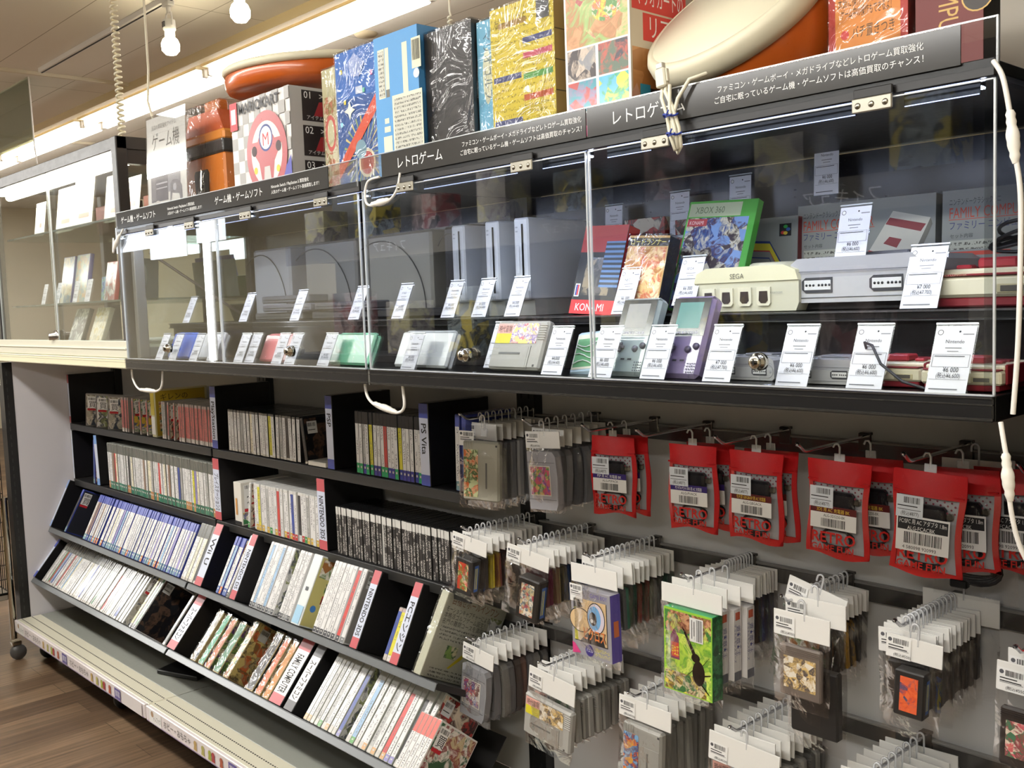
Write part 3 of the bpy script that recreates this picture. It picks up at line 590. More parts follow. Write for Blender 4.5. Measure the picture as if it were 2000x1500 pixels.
run(2, 1.862, 2.345, 42, 'dsb', 'kkkkgkkknkkkkkkkkkkk', 'of the black row with white spine tops on the second shelf', G, .3, gap=.94)
# third shelf (slanted)
divider(3, -.002, .012, '', 'black divider with a pale edge at the far left of the third shelf', ends='#8fa8d8')
put_case('ps4', frame(3) @ T(.15, .0, 0) @ Ry(5), .014, 'k', 'dark covered blue disc case with two price labels at the left of the third shelf', G, (P('#26272c', .3), 'tag'))
run(3, .325, .46, 9, 'ps4', 'wwnwwww', 'of the short blue-topped row at the left of the third shelf', G, 0)
run(3, .475, 1.13, 44, 'ps4', 'wwwwlwgwwwcwwwvwww', 'of the long blue-topped row on the third shelf', G, 0)
run(3, 1.135, 1.235, 6, 'x360', 'wkwcw', 'before the red-ended divider of the third shelf', G, 0)
divider(3, 1.243, 1.285, 'Wii U', 'slanted divider with red ends right of the long blue-topped row', ends=RED_)
run(3, 1.37, 1.43, 4, 'ps4', 'WLWW', 'of the four between the two red-ended dividers on the third shelf', G, 1, ART[6])
put_case('wii', frame(3) @ T(1.440, -.002, 0) @ Ry(5), .010, 'w', 'white case leaning across to the second red-ended divider of the third shelf', G)
divider(3, 1.462, 1.492, 'NINTENDO DS', 'slanted divider with red ends just left of the all-white cases', ends=RED_)
run(3, 1.56, 1.69, 9, 'wii', 'wwwlw', 'of the first white group on the third shelf', G, 0, ART[4])
run(3, 1.718, 1.775, 5, 'wii', 'w', 'of the second white group on the third shelf', G, 0)
t = thing('boxed_set', 'thick white and pale blue boxed set with a green side on the third shelf', 'boxed set', frame(3) @ T(1.805, 0, 0)); MB().box(-.02, .02, .001, .13, 0, .186, P('#dfe4e2', .3), .0015).build('carton', t)
c = Card(); c.rect(-.016, .016, .004, .05, P('#9cc4dd')); c.rect(-.005, .007, .09, .1, P('#4c4f52')); c.build('printed_spine', t); c = Card(T(.0204, 0, 0) @ Rz(90)); c.rect(.004, .126, .004, .182, P('#c8c07a')); c.rect(.01, .12, .13, .178, ART[5]); c.rect(.04, .11, .095, .12, ART[7]); c.rect(.04, .11, .062, .088, ART[8]); c.disc(.025, .05, .009, P('#3a78c0')); c.build('printed_side', t)
run(3, 1.885, 1.985, 6, 'wii', 'w', 'of the third white group on the third shelf', G, 0)
put_case('wii', frame(3) @ T(2.0, 0, 0), .014, 'r', 'red-spined game case left of the grey covered one', G)
put_case('wii', frame(3) @ T(2.02, 0, 0), .015, 'w', 'white case with a plain grey lettered cover on the third shelf', G, (P('#8e8b88', .3), 'price', ('FINAL FANTASY', .035, .105, .013, P('#33312f'), .08), ('EXPLORERS', .03, .09, .012, P('#4a4a48'), .09)))
divider(3, 2.062, 2.09, 'NINTENDO 3DS', 'slanted divider with red ends right of the grey lettered cover', ends=RED_)
run(3, 2.185, 2.215, 2, 'psx', 'BY', 'of the blue and yellow pair in the black gap of the third shelf', G, 0)
divider(3, 2.222, 2.25, 'PCエンジン', 'slanted divider with red ends nearest the golf booklet', ends=RED_)
t = thing('wrapped_booklet', 'large wrapped pale booklet with a yellow golf club drawing', 'booklet', frame(3) @ T(2.315, 0, 0) @ Ry(3)); MB().box(-.012, .012, .002, .195, .0, .19, P('#c9c9b4', .35), .001).build('booklet', t)
c = Card(T(.0125, 0, 0) @ Rz(90)); c.rect(.004, .192, .002, .187, P('#b4b3a2')); c.write('目指せホールインワン', .02, .168, .016, P('#7a4a2a'), maxw=.15); c.write('モーションキャプチャーによる', .01, .15, .010, P('#3b3a34'), maxw=.14); c.write('本格派ゴルフゲーム誕生！', .01, .136, .010, P('#3b3a34'), maxw=.13); c.write('名門の難関コースを満喫できる！', .01, .122, .010, P('#3b3a34'), maxw=.17)
c.rect(.012, .15, .085, .118, PRINT_G); c.rect(.15, .19, .13, .165, ART[4]); c.rect(.05, .085, .05, .078, ART[7]); c.rect(.12, .155, .035, .062, ART[5]); c.poly([(.07, .03), (.075, .028), (.12, .07), (.165, .105), (.155, .118), (.15, .105), (.11, .075)], P('#c0b026')); c.disc(.165, .112, .013, P('#c9ba30')); c.rect(.02, .15, .003, .024, PRINT_G); c.bars(.16, .185, .006, .025, INK, 12, 9); c.build('printed_cover', t)
MB().box(-.0145, .0145, .0, .197, .0, .196, WRAP).build('wrap', t)
# lowest shelf (slanted)
divider(4, -.004, .012, '', 'black divider with blue tip at the far left of the lowest shelf', h=.165, ends=BLU_)
run(4, .075, .845, 62, 'x360', 'wwwwwgwwwcwwwwwbwwwrwelwww', 'of the long dense row on the lowest shelf', G, 0, (ART[2], 'tag'))
run(4, .895, .935, 3, 'wii', 'YWE', 'of the yellow and green trio on the lowest shelf', G, 0, (ART[3], 'price'))
put_case('x360', frame(4) @ T(1.155, 0, 0), .014, 'k', 'black covered game case just left of the first red-ended divider, lowest shelf', G, (ART[3], 'price'))
divider(4, 1.188, 1.238, 'スーパーファミコン', 'slanted divider with red ends between the dark covers of the lowest shelf', h=.178, ends=RED_)
def wrapped(x0, x1, h, d, mat, side, label, name='wrapped_game_box', text=None):
    t = thing(name, label, 'game box', frame(4) @ T((x0 + x1) / 2, 0, 0)); w = (x1 - x0) / 2
    MB().box(-w, w, .002, d, 0, h, P('#b9a878', .4), .001).build('carton', t); c = Card(T(0, .0015, 0)); c.rect(-w * .92, w * .92, .003, h - .003, mat)
    if text: c.text(text, h=w * .9, m=P('#e8e2d2'), M=T(-w * .3, -.002, h - .02) @ Matrix.Rotation(math.radians(90), 4, 'Y'), cx=False, maxw=h - .05)
    c.build('printed_spine', t)
    if side: c = Card(T(w + .0003, 0, 0) @ Rz(90)); c.rect(.004, d - .002, .003, h - .003, side); c.rect(.02, .05, h - .045, h - .012, P('#c9cac8')); c.bars(.022, .048, h - .026, h - .016, INK, 12, 4); c.write('ファミリー', .05, h - .04, .014, P('#e8e0c8'), maxw=d - .06); c.build('printed_side', t)
    MB().box(-w - .0012, w + .0012, -.001, d + .002, -.0005, h + .004, WRAP).build('shrink_wrap', t)
wrapped(1.335, 1.365, .155, .13, ART[2], None, 'wrapped game box with a pale brown spine right of the black board'); wrapped(1.385, 1.41, .155, .13, P('#3f9a74', .3), ART[7], 'wrapped green game box on the lowest shelf'); wrapped(1.425, 1.45, .15, .13, P('#b8683a', .3), ART[7], 'wrapped orange-brown game box on the lowest shelf')
wrapped(1.475, 1.505, .15, .14, P('#3f7a55', .3), ART[7], 'wrapped dark green game box with violet print'); wrapped(1.535, 1.56, .17, .165, ART[6], art(12, ['#c9a24a', '#8b6b46', '#d86a3a', '#b9b08a', '#5d4a38', '#e2cf8a'], 30), 'large wrapped game box with golden battle picture')
wrapped(1.66, 1.695, .165, .13, P('#3b3836', .3), ART[3], 'wrapped black game box with white brush title', text='スーパー'); wrapped(1.71, 1.735, .16, .13, P('#d87040', .3), ART[6], 'wrapped orange game box with red brush title', text='ドラゴン'); wrapped(1.75, 1.775, .16, .13, P('#c98a3a', .3), ART[6], 'wrapped golden orange game box beside the wide white divider')
divider(4, 1.79, 1.845, 'FAMILY COMPUTER', 'wide white divider with pink ends on the lowest shelf', h=.18, ends=RED_, band='#e2e0de'); divider(4, 1.862, 1.90, 'スーパーファミコン', 'white divider with grey ends on the lowest shelf', h=.178, ends='#5d5d60', band='#e2e0de')
run(4, 1.945, 2.10, 10, 'xone', 'gwwkwwbwmw', 'of the row right of the grey-ended divider', G, 0, ART[4]); run(4, 2.125, 2.36, 14, 'xone', 'lwwwwgwwkwvwwr', 'of the last row on the lowest shelf', G, 0, (ART[8], 'price'))
for i in range(5): put_case('red', frame(4) @ T(2.35 + .014 * i + .02, -.04, 0), .013, 'w', 'short red-topped white case, %s of five at the lower right corner' % nth(i), G, (ART[0], 'tag') if i == 4 else None)
tag(MB(T(.98, .12, .1615) @ Rz(20)).box(0, .17, 0, .12, 0, .014, BLKPL, .002).build('game_case'), 'black disc case lying flat on the grey base deck', 'game case')
# ---------- peg bars, pegs and hanging goods of the right bay ----------
BARM = P('#8d8b89', .22, .9)
for k, z in enumerate((1.043, .80, .557)):
    t = thing('peg_bar', 'polished dark metal bar across the right bay, carrying the %s row of pegs' % ('top', 'middle', 'lowest')[k], 'rail', T(2.43, .43, z))
    MB().box(0, 1.14, -.004, .004, -.028, 0, BARM, .001).build('flat_bar', t); MB().box(0, 1.14, -.0055, .006, -.0005, .004, P('#9a9894', .25, .5), .001).build('top_lip', t)
    for x in (.0, 1.13): MB().box(x, x + .01, .004, .03, -.026, .002, BLACK).build('bracket', t)
HK = MB()  # frosted J-hook: stem, loop over the peg and a round foot
def hook_mesh():
    m = MB(); pts = [(0, 0, -.028), (0, 0, -.004)] + [(-.0055 + .0055 * math.cos(a), 0, -.002 + .0065 * math.sin(a)) for a in [i * math.pi / 6 for i in range(0, 7)]] + [(-.011, 0, -.008)]
    # hangs facing the viewer: loop lies across the peg
    m.tube([(p[0] + .0055, 0, p[2]) for p in pts], .0019, TAB, 6)
    m.box(-.004, .012, -.0008, .0008, -.042, -.024, TAB, .0007); return m
def sticker(c, x, z, w=.036, h=.032, seed=1):
    c.rect(x, x + w, z, z + h, WHITE); c.disc(x + .005, z + h - .006, .003, P('#55555a')); c.bars(x + .010, x + w - .003, z + h - .011, z + h - .003, INK, 16, seed); c.rect(x + .003, x + w * .7, z + h - .015, z + h - .0135, INK); c.rect(x + .003, x + w * .85, z + h - .019, z + h - .0175, INK); c.rect(x + .003, x + w - .003, z + h * .36, z + h * .36 + .0006, INK)
    c.write('(税込¥550)', x + w * .3, z + .003, .004, INK)
def bagfilm(m, w, z1, z0, th, seed, mat=FILM, bottom=True):
    """puffy crinkled film sheets front and back between z1 (top) and z0"""
    rr = random.Random(seed); nx, nz = 7, 9
    for sd in (-1, 1):
        vs = []; fs = []
        for j in range(nz + 1):
            for i in range(nx + 1):
                u = i / nx; v = j / nz; e = math.sin(math.pi * u) ** .45 * math.sin(math.pi * min(1, v * 1.02 + .05)) ** .4 if 0 < u < 1 else 0
                y = sd * (th / 2 + .0015) * max(.12, min(1, e * 1.25)) + rr.uniform(-.0012, .0012); x = (u - .5) * w * (1 + .02 * math.sin(v * 9 + seed)); vs.append((x, y, z1 + (z0 - z1) * v + rr.uniform(-.001, .001)))
        for j in range(nz):
            for i in range(nx): a = j * (nx + 1) + i; fs.append((a, a + 1, a + nx + 2, a + nx + 1))
        m.add(vs, fs, mat, None, True)
    return m
def cart(kind, col='#8f8e8b', label=None, seed=1):
    """a game cartridge; local origin at its top centre, hanging down; returns [(part name, builder)]"""
    b = P(col, .45); out = []
    if kind == 'sfc':
        m = MB(); m.box(-.064, .064, -.009, .009, -.088, 0, b, .004)
        for k in range(7): m.box(.046, .0635, -.0102, -.0088, -.010 - k * .0042, -.0080 - k * .0042, b, .0006)
        m.box(-.05, .03, -.0096, -.0088, -.085, -.048, P(col, .5), .0005); m.box(-.042, .012, -.0102, -.009, -.062, -.058, P('#6f6e6b', .5), .0005); m.box(.0345, .0352, -.0096, -.009, -.088, -.046, P('#5f5e5b', .6)); m.box(.048, .052, -.0095, -.009, -.083, -.079, P('#4a4846', .5)); out.append(('cartridge', m))
        c = Card(T(0, -.0094, 0)); c.rect(-.058, .044, -.042, -.006, label or ART[1]); c.rect(-.058, -.02, -.024, -.006, P('#e0a89c', .4)); c.rect(-.058, -.02, -.042, -.024, P('#d8cc30', .4)); c.write('時代冒険', -.055, -.021, .010, INK, maxw=.033); out.append(('cartridge_label', c))
    elif kind == 'sfcv':
        m = MB(); m.box(-.044, .044, -.009, .009, -.128, 0, b, .004)
        for k in range(6): m.box(-.040 + k * .004, -.038 + k * .004, -.0102, -.0088, -.016, -.001, b, .0005)
        m.box(.002, .040, -.0096, -.0088, -.125, -.035, P(col, .5), .0005); m.box(.012, .016, -.0104, -.0094, -.10, -.045, P('#6a6966', .5), .0005); m.box(.036, .040, -.0098, -.009, -.010, -.006, P('#4a4846', .5)); out.append(('cartridge', m))
        c = Card(T(0, -.0094, 0)); c.rect(-.040, -.006, -.12, -.018, label or ART[0]); out.append(('cartridge_label', c))
    elif kind == 'n64':
        m = MB(); pr = [(-.037, 0), (.030, 0), (.037, -.010), (.040, -.05), (.037, -.104), (.032, -.116), (-.037, -.116)]; m.prism(pr, -.009, .009, b)
        m.box(-.0372, .034, -.0098, -.0088, -.022, -.0212, P('#5d5c5e', .6)); m.box(-.0372, .034, -.0098, -.0088, -.096, -.0952, P('#5d5c5e', .6)); out.append(('cartridge', m))
        c = Card(T(0, -.0094, 0)); c.rect(-.032, .022, -.088, -.028, P('#d8d3c4', .4)); c.rect(-.030, .020, -.086, -.030, label or ART[1]); out.append(('cartridge_label', c))
    elif kind == 'gba':
        m = MB(); m.box(-.0285, .0285, -.006, .006, -.075, 0, b, .002); out.append(('game_box', m))
    elif kind == 'gb':
        m = MB(); m.box(-.0285, .0285, -.004, .004, -.065, 0, b, .002)
        for k in range(4): m.box(-.028, .028, -.0046, -.0038, -.003 - k * .0022, -.002 - k * .0022, b)
        out.append(('cartridge', m)); c = Card(T(0, -.0042, 0)); c.rect(-.022, .022, -.054, -.014, label or ART[5]); out.append(('cartridge_label', c))
    elif kind == 'hu':
        m = MB(); m.box(-.022, .022, -.012, .012, -.068, 0, b, .002); out.append(('cartridge', m)); c = Card(T(0, -.0122, 0)); c.rect(-.013, .013, -.06, -.008, label or ART[1]); out.append(('cartridge_label', c))
        c = Card(T(.0222, 0, 0) @ Rz(90)); c.rect(-.005, .005, -.06, -.01, P('#2f5da8')); c.bars(-.004, .004, -.055, -.015, P('#d8cc3a'), 4, 2); out.append(('side_label', c))
    return out
def bagged(name, label, group, X, Y, Z, parts, hw=.105, hh=.03, depth=.018, bag_len=.13, lean=0, yaw=0, roll=0, stick=True, header=CARD, seed=1, drop=.012, item_x=0, sx=None, htype='card', item_scale=1.0, hook=True):
    """one peg item: J-hook over the peg, header card, film bag and the goods inside. Z is the peg height."""
    M = T(X, Y, Z) @ Rz(yaw) @ Ry(roll); t = thing(name, label, 'bagged game' if 'cart' in name or 'game' in name else 'bag', M, group)
    if hook: hook_mesh().build('hanging_hook', t)
    zt = -.018; hm = header if htype == 'card' else FILM
    m = MB(); m.box(-hw / 2, hw / 2, -.0012, .0012, zt - hh, zt, hm, .0004); m.build('header_card', t)
    if stick:
        c = Card(T(0, -.0018, 0)); sticker(c, (-hw / 2 + .002) if sx is None else sx, zt - hh - .006 if hh < .034 else zt - hh, seed=seed); c.build('price_sticker', t)
    z0 = zt - hh
    for n, mb in parts:
        mb.M = T(item_x, 0, z0 - drop) @ Matrix.Scale(item_scale, 4) @ mb.M
        # builders store transformed points already, so move them here
        A = T(item_x, 0, z0 - drop) @ Matrix.Scale(item_scale, 4); mb.v = [tuple(A @ Vector(v)) for v in mb.v]; mb.build(n, t)
    bagfilm(MB(), hw * .99, z0 + .001, z0 - bag_len, depth, seed).build('film_bag', t)
    return t
def peg(k, X, Z, label, ytip=.215, up=.012):
    t = thing('peg_hook', label, 'peg', T(X, 0, Z), 'chrome pegs of the right bay')
    MB().tube([(0, .425, -.006), (0, .24, -.006), (0, .232, -.0045), (0, ytip, up * .6)], .0028, CHROME, 8).lathe([(0, .004), (.0034, .002), (.0034, -.001), (.0028, -.003)], CHROME, T(0, ytip, up * .6) @ Rx(80), 8).build('peg_rod', t)
    MB().box(-.011, .011, .4225, .4275, -.030, -.0, P('#77736f', .25, .9), .001).box(-.009, .009, .422, .436, -.004, .001, P('#55524f', .25, .9), .001).build('peg_saddle', t)
NAMEROW = {1: 'top', 2: 'middle', 3: 'lowest'}
PEGS = {1: (2.418, 2.613, 2.772, 2.903, 3.071, 3.223, 3.391, 3.545), 2: (2.41, 2.589, 2.770, 2.995, 3.191, 3.377, 3.543), 3: (2.412, 2.634, 2.868, 3.089, 3.325)}
ZR = {1: 1.060, 2: .816, 3: .572}
for r, xs in PEGS.items():
    for i, x in enumerate(xs): peg(i, x, ZR[r], 'chrome peg, %s from the left in the %s row' % (nth(i), NAMEROW[r]))
def rest(row, i, n, y0, y1, kind, cols, hw, hh, depth, bl, what, grp, roll=0, drop=.01, htype='card', name='bagged_cartridge', sc=1.0, start=1):
    """the bags behind the front one on a peg, copied from a master of each colour"""
    rr = random.Random(row * 10 + i); X = PEGS[row][i]; masters = {}
    for k in range(n):
        y = y0 + (y1 - y0) * (k + .5) / n; c = cols[k % len(cols)]; ro = rr.uniform(-2.5, 2.5) + roll; yw = rr.uniform(-5, 5)
        lb = '%s, %s from the front on the %s peg of the %s row' % (what, nth(k + start), nth(i), NAMEROW[row])
        if c not in masters:
            col, lab = c if isinstance(c, tuple) else (c, None)
            masters[c] = bagged(name, lb, grp, X, y, ZR[row], cart(kind, col, lab), hw, hh, depth, bl, yaw=yw, roll=ro, seed=k + row * 7 + i, drop=drop, htype=htype, item_scale=sc, stick=(k % 3 != 1))
        else: dup(masters[c], T(X, y, ZR[row]) @ Rz(yw) @ Ry(ro), lb, grp)
B1 = art(21, ['#3f7a3a', '#d86a3a', '#e8b08a', '#2f5a2c', '#c8d0a0'], 55); B2 = art(22, ['#d8b06a', '#d8b06a', '#4f8f4a', '#8a4aa0', '#c85a6a'], 60); B3 = art(23, ['#d8d3c6', '#b03a3a', '#4a5a9a', '#e2ddd0', '#5d2a2a'], 70); B4 = art(24, ['#c8452f', '#d8553a', '#e8c8a0', '#4a7a3a', '#b83a2a'], 60); B5 = art(25, ['#5d6f8a', '#a03a44', '#c9b88a', '#3a5a6a', '#d8cfc0'], 70)
B6 = art(26, ['#4a3f9a', '#e0a83a', '#d86a2a', '#2f2a6a', '#7fb0d8'], 60); B7 = art(27, ['#e8dcc8', '#e2c07a', '#3a3a4a', '#c8a86a', '#f0e8d8'], 60); B8 = art(28, ['#d8c84a', '#d85a6a', '#f0e8d0', '#a03a4a', '#4a7a5a'], 60)
# top row, pegs 1-2
bagged('bagged_cartridge', 'big grey cartridge with green and orange label, front bag at the far left of the pegs', 'cartridge bags of the top row', 2.418 + .04, .243, ZR[1], cart('sfcv', '#a6a496', B1), .115, .045, .02, .135, yaw=20, roll=2, seed=3, drop=-.012, htype='film', header=CARD)
rest(1, 0, 8, .262, .42, 'sfcv', ('#7f8086', '#9a9a9c', '#5f6064'), .105, .036, .02, .15, 'bagged grey cartridge', 'cartridge bags of the top row', drop=.004)
bagged('bagged_cartridge', 'grey cartridge with an orange picture label in front on the second top peg', 'cartridge bags of the top row', 2.632, .246, ZR[1], cart('n64', '#9c9ba0', B2), .09, .034, .022, .13, yaw=4, roll=-3, seed=4, drop=.006)
rest(1, 1, 6, .27, .42, 'n64', ('#77777c', '#8b8a8e', '#606064'), .09, .034, .02, .13, 'bagged grey cartridge', 'cartridge bags of the top row')
# red accessory bags
DOTS = film('printed_film', (.9, .9, .93), .6, .6, 22, .08, .15, body=.45); REDF = P('#c01f22', .25, 0, 0, .5); NAVY = P('#34226e', .4)
def redbag(X, Y, yaw, label, band, code, name2='', big=False, roll=0, seed=1, w=.101, h=.152):
    t = thing('accessory_bag', label, 'accessory bag', T(X, Y, ZR[1]) @ Rz(yaw) @ Ry(roll), 'red accessory bags on the top pegs')
    m = MB(); m.tube([(0, 0, -.02), (0, 0, -.002), (-.003, 0, .003), (-.008, 0, .003), (-.011, 0, -.003)], .0018, TAB, 6); m.box(-.009, .009, -.001, .0008, -.036, -.012, TAB, .0009); m.build('hanging_hook', t)
    rr = random.Random(seed); zt = -.024; zb = zt - h
    def grid(x0, x1, z0, z1, mat, nx, nz, puff, m, side=-1):
        vs = []; fs = []
        for j in range(nz + 1):
            for i in range(nx + 1):
                x = x0 + (x1 - x0) * i / nx; z = z0 + (z1 - z0) * j / nz; cx = abs(2 * x / w); v = (z - zb) / h
                e = max(0, 1 - cx ** 2.2) * max(0, min(1, 4 * v)) * max(0, min(1, 3.2 * (1 - v)))
                wob = 1 - .05 * math.sin(math.pi * v * 2.2 + seed); vs.append((x * wob, side * (.001 + puff * e), z + (.004 * math.sin(x * 60 + seed) if v < .05 else 0)))
        for j in range(nz):
            for i in range(nx): a = j * (nx + 1) + i; fs.append((a, a + 1, a + nx + 2, a + nx + 1))
        m.add(vs, fs, mat, None, True)
    b = .008; hd = .036
    m = MB()
    for sd in (-1, 1):
        grid(-w / 2, w / 2, zt - hd, zt, REDF, 8, 4, .009, m, sd); grid(-w / 2, w / 2, zb, zb + b, REDF, 8, 1, .009, m, sd); grid(-w / 2, -w / 2 + b, zb, zt - hd, REDF, 1, 12, .009, m, sd); grid(w / 2 - b, w / 2, zb, zt - hd, REDF, 1, 12, .009, m, sd)
    m.box(-w / 2, w / 2, -.0045, -.0015, zt - hd + .003, zt - hd + .006, REDF, .0008); m.build('red_printed_bag', t)
    m = MB(); grid(-w / 2 + b, w / 2 - b, zb + b, zt - hd, P('#b9b9be', .3), 6, 10, .007, m, 1); m.build('silver_back', t)
    m = MB(); grid(-w / 2 + b, w / 2 - b, zb + b, zt - hd, FILM, 6, 10, .0105, m, -1); m.build('clear_window', t)
    c = Card(T(0, -.0022, 0)); c.k = .0
    for r in range(4):
        for q in range(9 - 0): xx = -w / 2 + b + .004 + q * .0103 + (r % 2) * .005; (xx < w / 2 - b - .003) and c.disc(xx, zt - hd - .004 - r * .005, .0017, P('#7a2038'), 6)
    c.build('dot_pattern', t)
    MB().box(-.012, .026, -.009, .006, zt - hd - .044, zt - hd - .012, P('#1c1b1f', .4), .004).box(.026, .036, -.004, .004, zt - hd - .03, zt - hd - .02, P('#7a766a', .3, .7), .002).build('power_adapter', t)
    m = MB()
    for q in range(4): m.tube([((.028 - q * .002) * math.cos(a), -.003 + .003 * math.sin(3 * a + q), zb + .03 + (.014 + q * .002) * math.sin(a)) for a in [i * math.pi / 9 for i in range(18)]], .0018, P('#1a191c', .45), 6, closed=True)
    m.build('coiled_cable', t)
    L = Card(T(0, -.0125, 0)); z1 = zt - hd - (.029 if big else .034); ht = .052 if big else .036
    L.rect(-.040, .036, z1 - ht, z1, WHITE)
    if big: L.rect(-.038, .034, z1 - .021, z1 - .003, INK); L.write(name2, -.036, z1 - .0115, .0062, WHITE, maxw=.068); L.write(code, -.024, z1 - .0205, .0058, WHITE, maxw=.04); L.bars(-.028, .026, z1 - .041, z1 - .024, INK, 30, seed); L.write('4 580098 920993', -.03, z1 - .049, .005, INK, maxw=.058)
    else: L.rect(-.040, .036, z1 - .011, z1, band); L.write(name2, -.030, z1 - .009, .0052, WHITE if band is NAVY else P('#e8c84a'), maxw=.055); L.write(code, -.018, z1 - .0175, .0045, INK, maxw=.036); L.bars(-.022, .018, z1 - .033, z1 - .020, INK, 24, seed)
    L.build('product_label', t)
    K = Card(T(0, -.0128, 0)); K.rect(-w / 2 + .009, -w / 2 + .048, z1 - .003, z1 + .030, P('#dfe4ea', .4)); K.bars(-w / 2 + .02, -w / 2 + .044, z1 + .018, z1 + .027, INK, 16, seed); K.rect(-w / 2 + .011, -w / 2 + .04, z1 + .013, z1 + .0145, INK); K.rect(-w / 2 + .011, -w / 2 + .045, z1 + .008, z1 + .0088, INK); K.write('(税込¥877)', -w / 2 + .016, z1 + .0, .0055, INK, maxw=.026); K.build('price_sticker', t)
    R = Card(T(0, -.0118, 0)); RD = P('#c7271f', .4); R.write('RETRO', -w / 2 + .012, zb + .024, .017, RD, maxw=w - .024, bold=.02); R.write('GAME FUN', -w / 2 + .012, zb + .0105, .0105, RD, maxw=w - .024, bold=.02); R.build('brand_lettering', t)
    return t
DR = P('#5d1c1c', .4)
specs = [(2.772, 8, NAVY, 'ALG-PSPACK', 'PSP 用 AC 充電器 BK'), (2.955, 4, NAVY, 'ALG-PVACK', 'PS VITA PCH-1000 用 AC 充電器'), (3.095, 2, DR, 'ALG-GBGACK', '任天堂 GB/GBASP 用 AC 充電器'), (3.252, 2, DR, 'ALG-3DS250-BK', '3DS 用 AC 充電器 BK'), (3.405, 3, None, 'ALG-FCACBK', 'FC/SFC 用 AC アダプタ 1.8m')]
RL = ['second from the cartridges', 'right of the purple banded one with the two hooks', 'with a dark red band and yellow print', 'with a dark red band and white print', 'with a large black and white barcode label']
px = [2.772, 2.968, 3.103, 3.260, 3.409]; py = [.30, .29, .285, .275, .262]
for k, (x, yw, bd, cd, nm) in enumerate(specs):
    redbag(px[k], py[k], yw, 'front red accessory bag on the %s top peg, %s' % (nth(k + 2), ['purple band, nearest the cartridges', 'purple band', 'dark band with yellow print', 'dark band with white print', 'big black and white barcode label'][k]), bd or NAVY, cd, nm, big=(k == 4), roll=[0, 0, 1, 2, 3][k], seed=k + 1)
    redbag(px[k] + (.009, .012, .008, .022, .022)[k], py[k] + (.030, .035, .030, .055, .055)[k], yw - 3, 'red accessory bag behind the front one on the %s top peg' % nth(k + 2), bd or NAVY, cd, nm, big=(k == 4), roll=-1, seed=k + 8)
redbag(3.352 + .13, .35, 0, 'third red accessory bag at the back of the seventh top peg', NAVY, 'ALG-FCACBK', 'FC/SFC 用 AC アダプタ 1.8m', big=True, seed=21, roll=-1)
redbag(3.600, .25, -2, 'tall red accessory bag cut off by the black panel at the right edge', NAVY, 'ALG', 'RETRO', seed=17, w=.11, h=.235)
t = thing('cable_bag', 'clear bag with a coiled black cable below the barcode labelled red bag', 'bagged cable', T(3.425, .375, ZR[1])); hook_mesh().build('hanging_hook', t)
m = MB()
for q in range(5): m.tube([((.040 - q * .003) * math.cos(a), -.003 + .004 * math.sin(2 * a + q), -.168 + (.022 - q * .003) * math.sin(a) - .02) for a in [i * math.pi / 10 for i in range(20)]], .0026, P('#18171a', .4), 8, closed=True)
m.build('coiled_cable', t); MB().box(-.035, -.008, -.01, .002, -.218, -.205, BLACK, .002).build('plug', t); MB().box(-.05, .05, -.001, .001, -.05, -.02, CARD).build('header_card', t); bagfilm(MB(), .125, -.05, -.235, .02, 5).build('film_bag', t)
# middle row
GB2 = 'cartridge bags of the middle row'
bagged('bagged_cartridge', 'black cartridge with red picture label and blue side, front of the first middle peg', GB2, 2.418, .232, ZR[2], cart('hu', '#2a2827', B4), .105, .032, .026, .11, yaw=4, roll=8, seed=11, drop=.014, item_scale=1.18)
rest(2, 0, 10, .25, .42, 'gba', ('#3a3431', '#c9b52c', '#7a4238', '#2f2c2c', '#6f3a34', '#4a4644'), .095, .034, .016, .115, 'bagged cartridge with white card', GB2, name='bagged_game_case')
bagged('bagged_cartridge', 'black cartridge with grey framed picture, front of the second middle peg', GB2, 2.600, .232, ZR[2], cart('hu', '#26221f', B5), .112, .032, .03, .115, yaw=6, roll=9, seed=12, drop=.02, item_scale=1.3, item_x=.02)
rest(2, 1, 10, .25, .42, 'gba', ('#6a3a3a', '#7a2048', '#9a8a5a', '#2a2624', '#234f8a', '#1e2f5a', '#2c5a44'), .105, .036, .016, .115, 'bagged cartridge with white card', GB2, name='bagged_game_case')
# boxed puzzle game, third peg
t = bagged('bagged_game_box', 'bagged grey and purple puzzle game box with a blue eye, third middle peg', GB2, 2.783, .222, ZR[2], [], .122, .036, .03, .15, yaw=-3, roll=-1, seed=13, stick=False)
z0 = -.062; MB().box(-.052, .052, -.012, .014, z0 - .128, z0, P('#9a97a0', .35), .001).build('carton', t)
c = Card(T(0, -.0122, 0)); c.rect(-.052, .052, z0 - .128, z0, P('#8e8b92')); c.write('GAME BOY', .0, z0 - .012, .008, P('#5d4f9a'), maxw=.045)
c.rect(-.045, .043, z0 - .102, z0 - .018, INK); c.rect(-.045, .041, z0 - .1, z0 - .018, P('#d8b98c')); c.rect(-.045, -.036, z0 - .1, z0 - .03, P('#e0d63a'))
c.disc(-.028, z0 - .06, .030, INK, 24, .024); c.disc(-.028, z0 - .06, .028, P('#d8b98c'), 24, .022); c.disc(.014, z0 - .05, .024, INK, 24, .030); c.disc(.014, z0 - .05, .022, P('#dcd3e0'), 24, .028); c.disc(.010, z0 - .05, .017, P('#6fa8d8'), 24, .023); c.disc(.006, z0 - .052, .010, INK, 20, .013); c.disc(.003, z0 - .056, .004, WHITE, 12)
c.poly([(-.045, z0 - .02), (-.03, z0 - .02), (-.02, z0 - .034), (-.045, z0 - .038)], INK); c.poly([(-.03, z0 - .1), (-.01, z0 - .082), (.03, z0 - .082), (.036, z0 - .1)], INK)
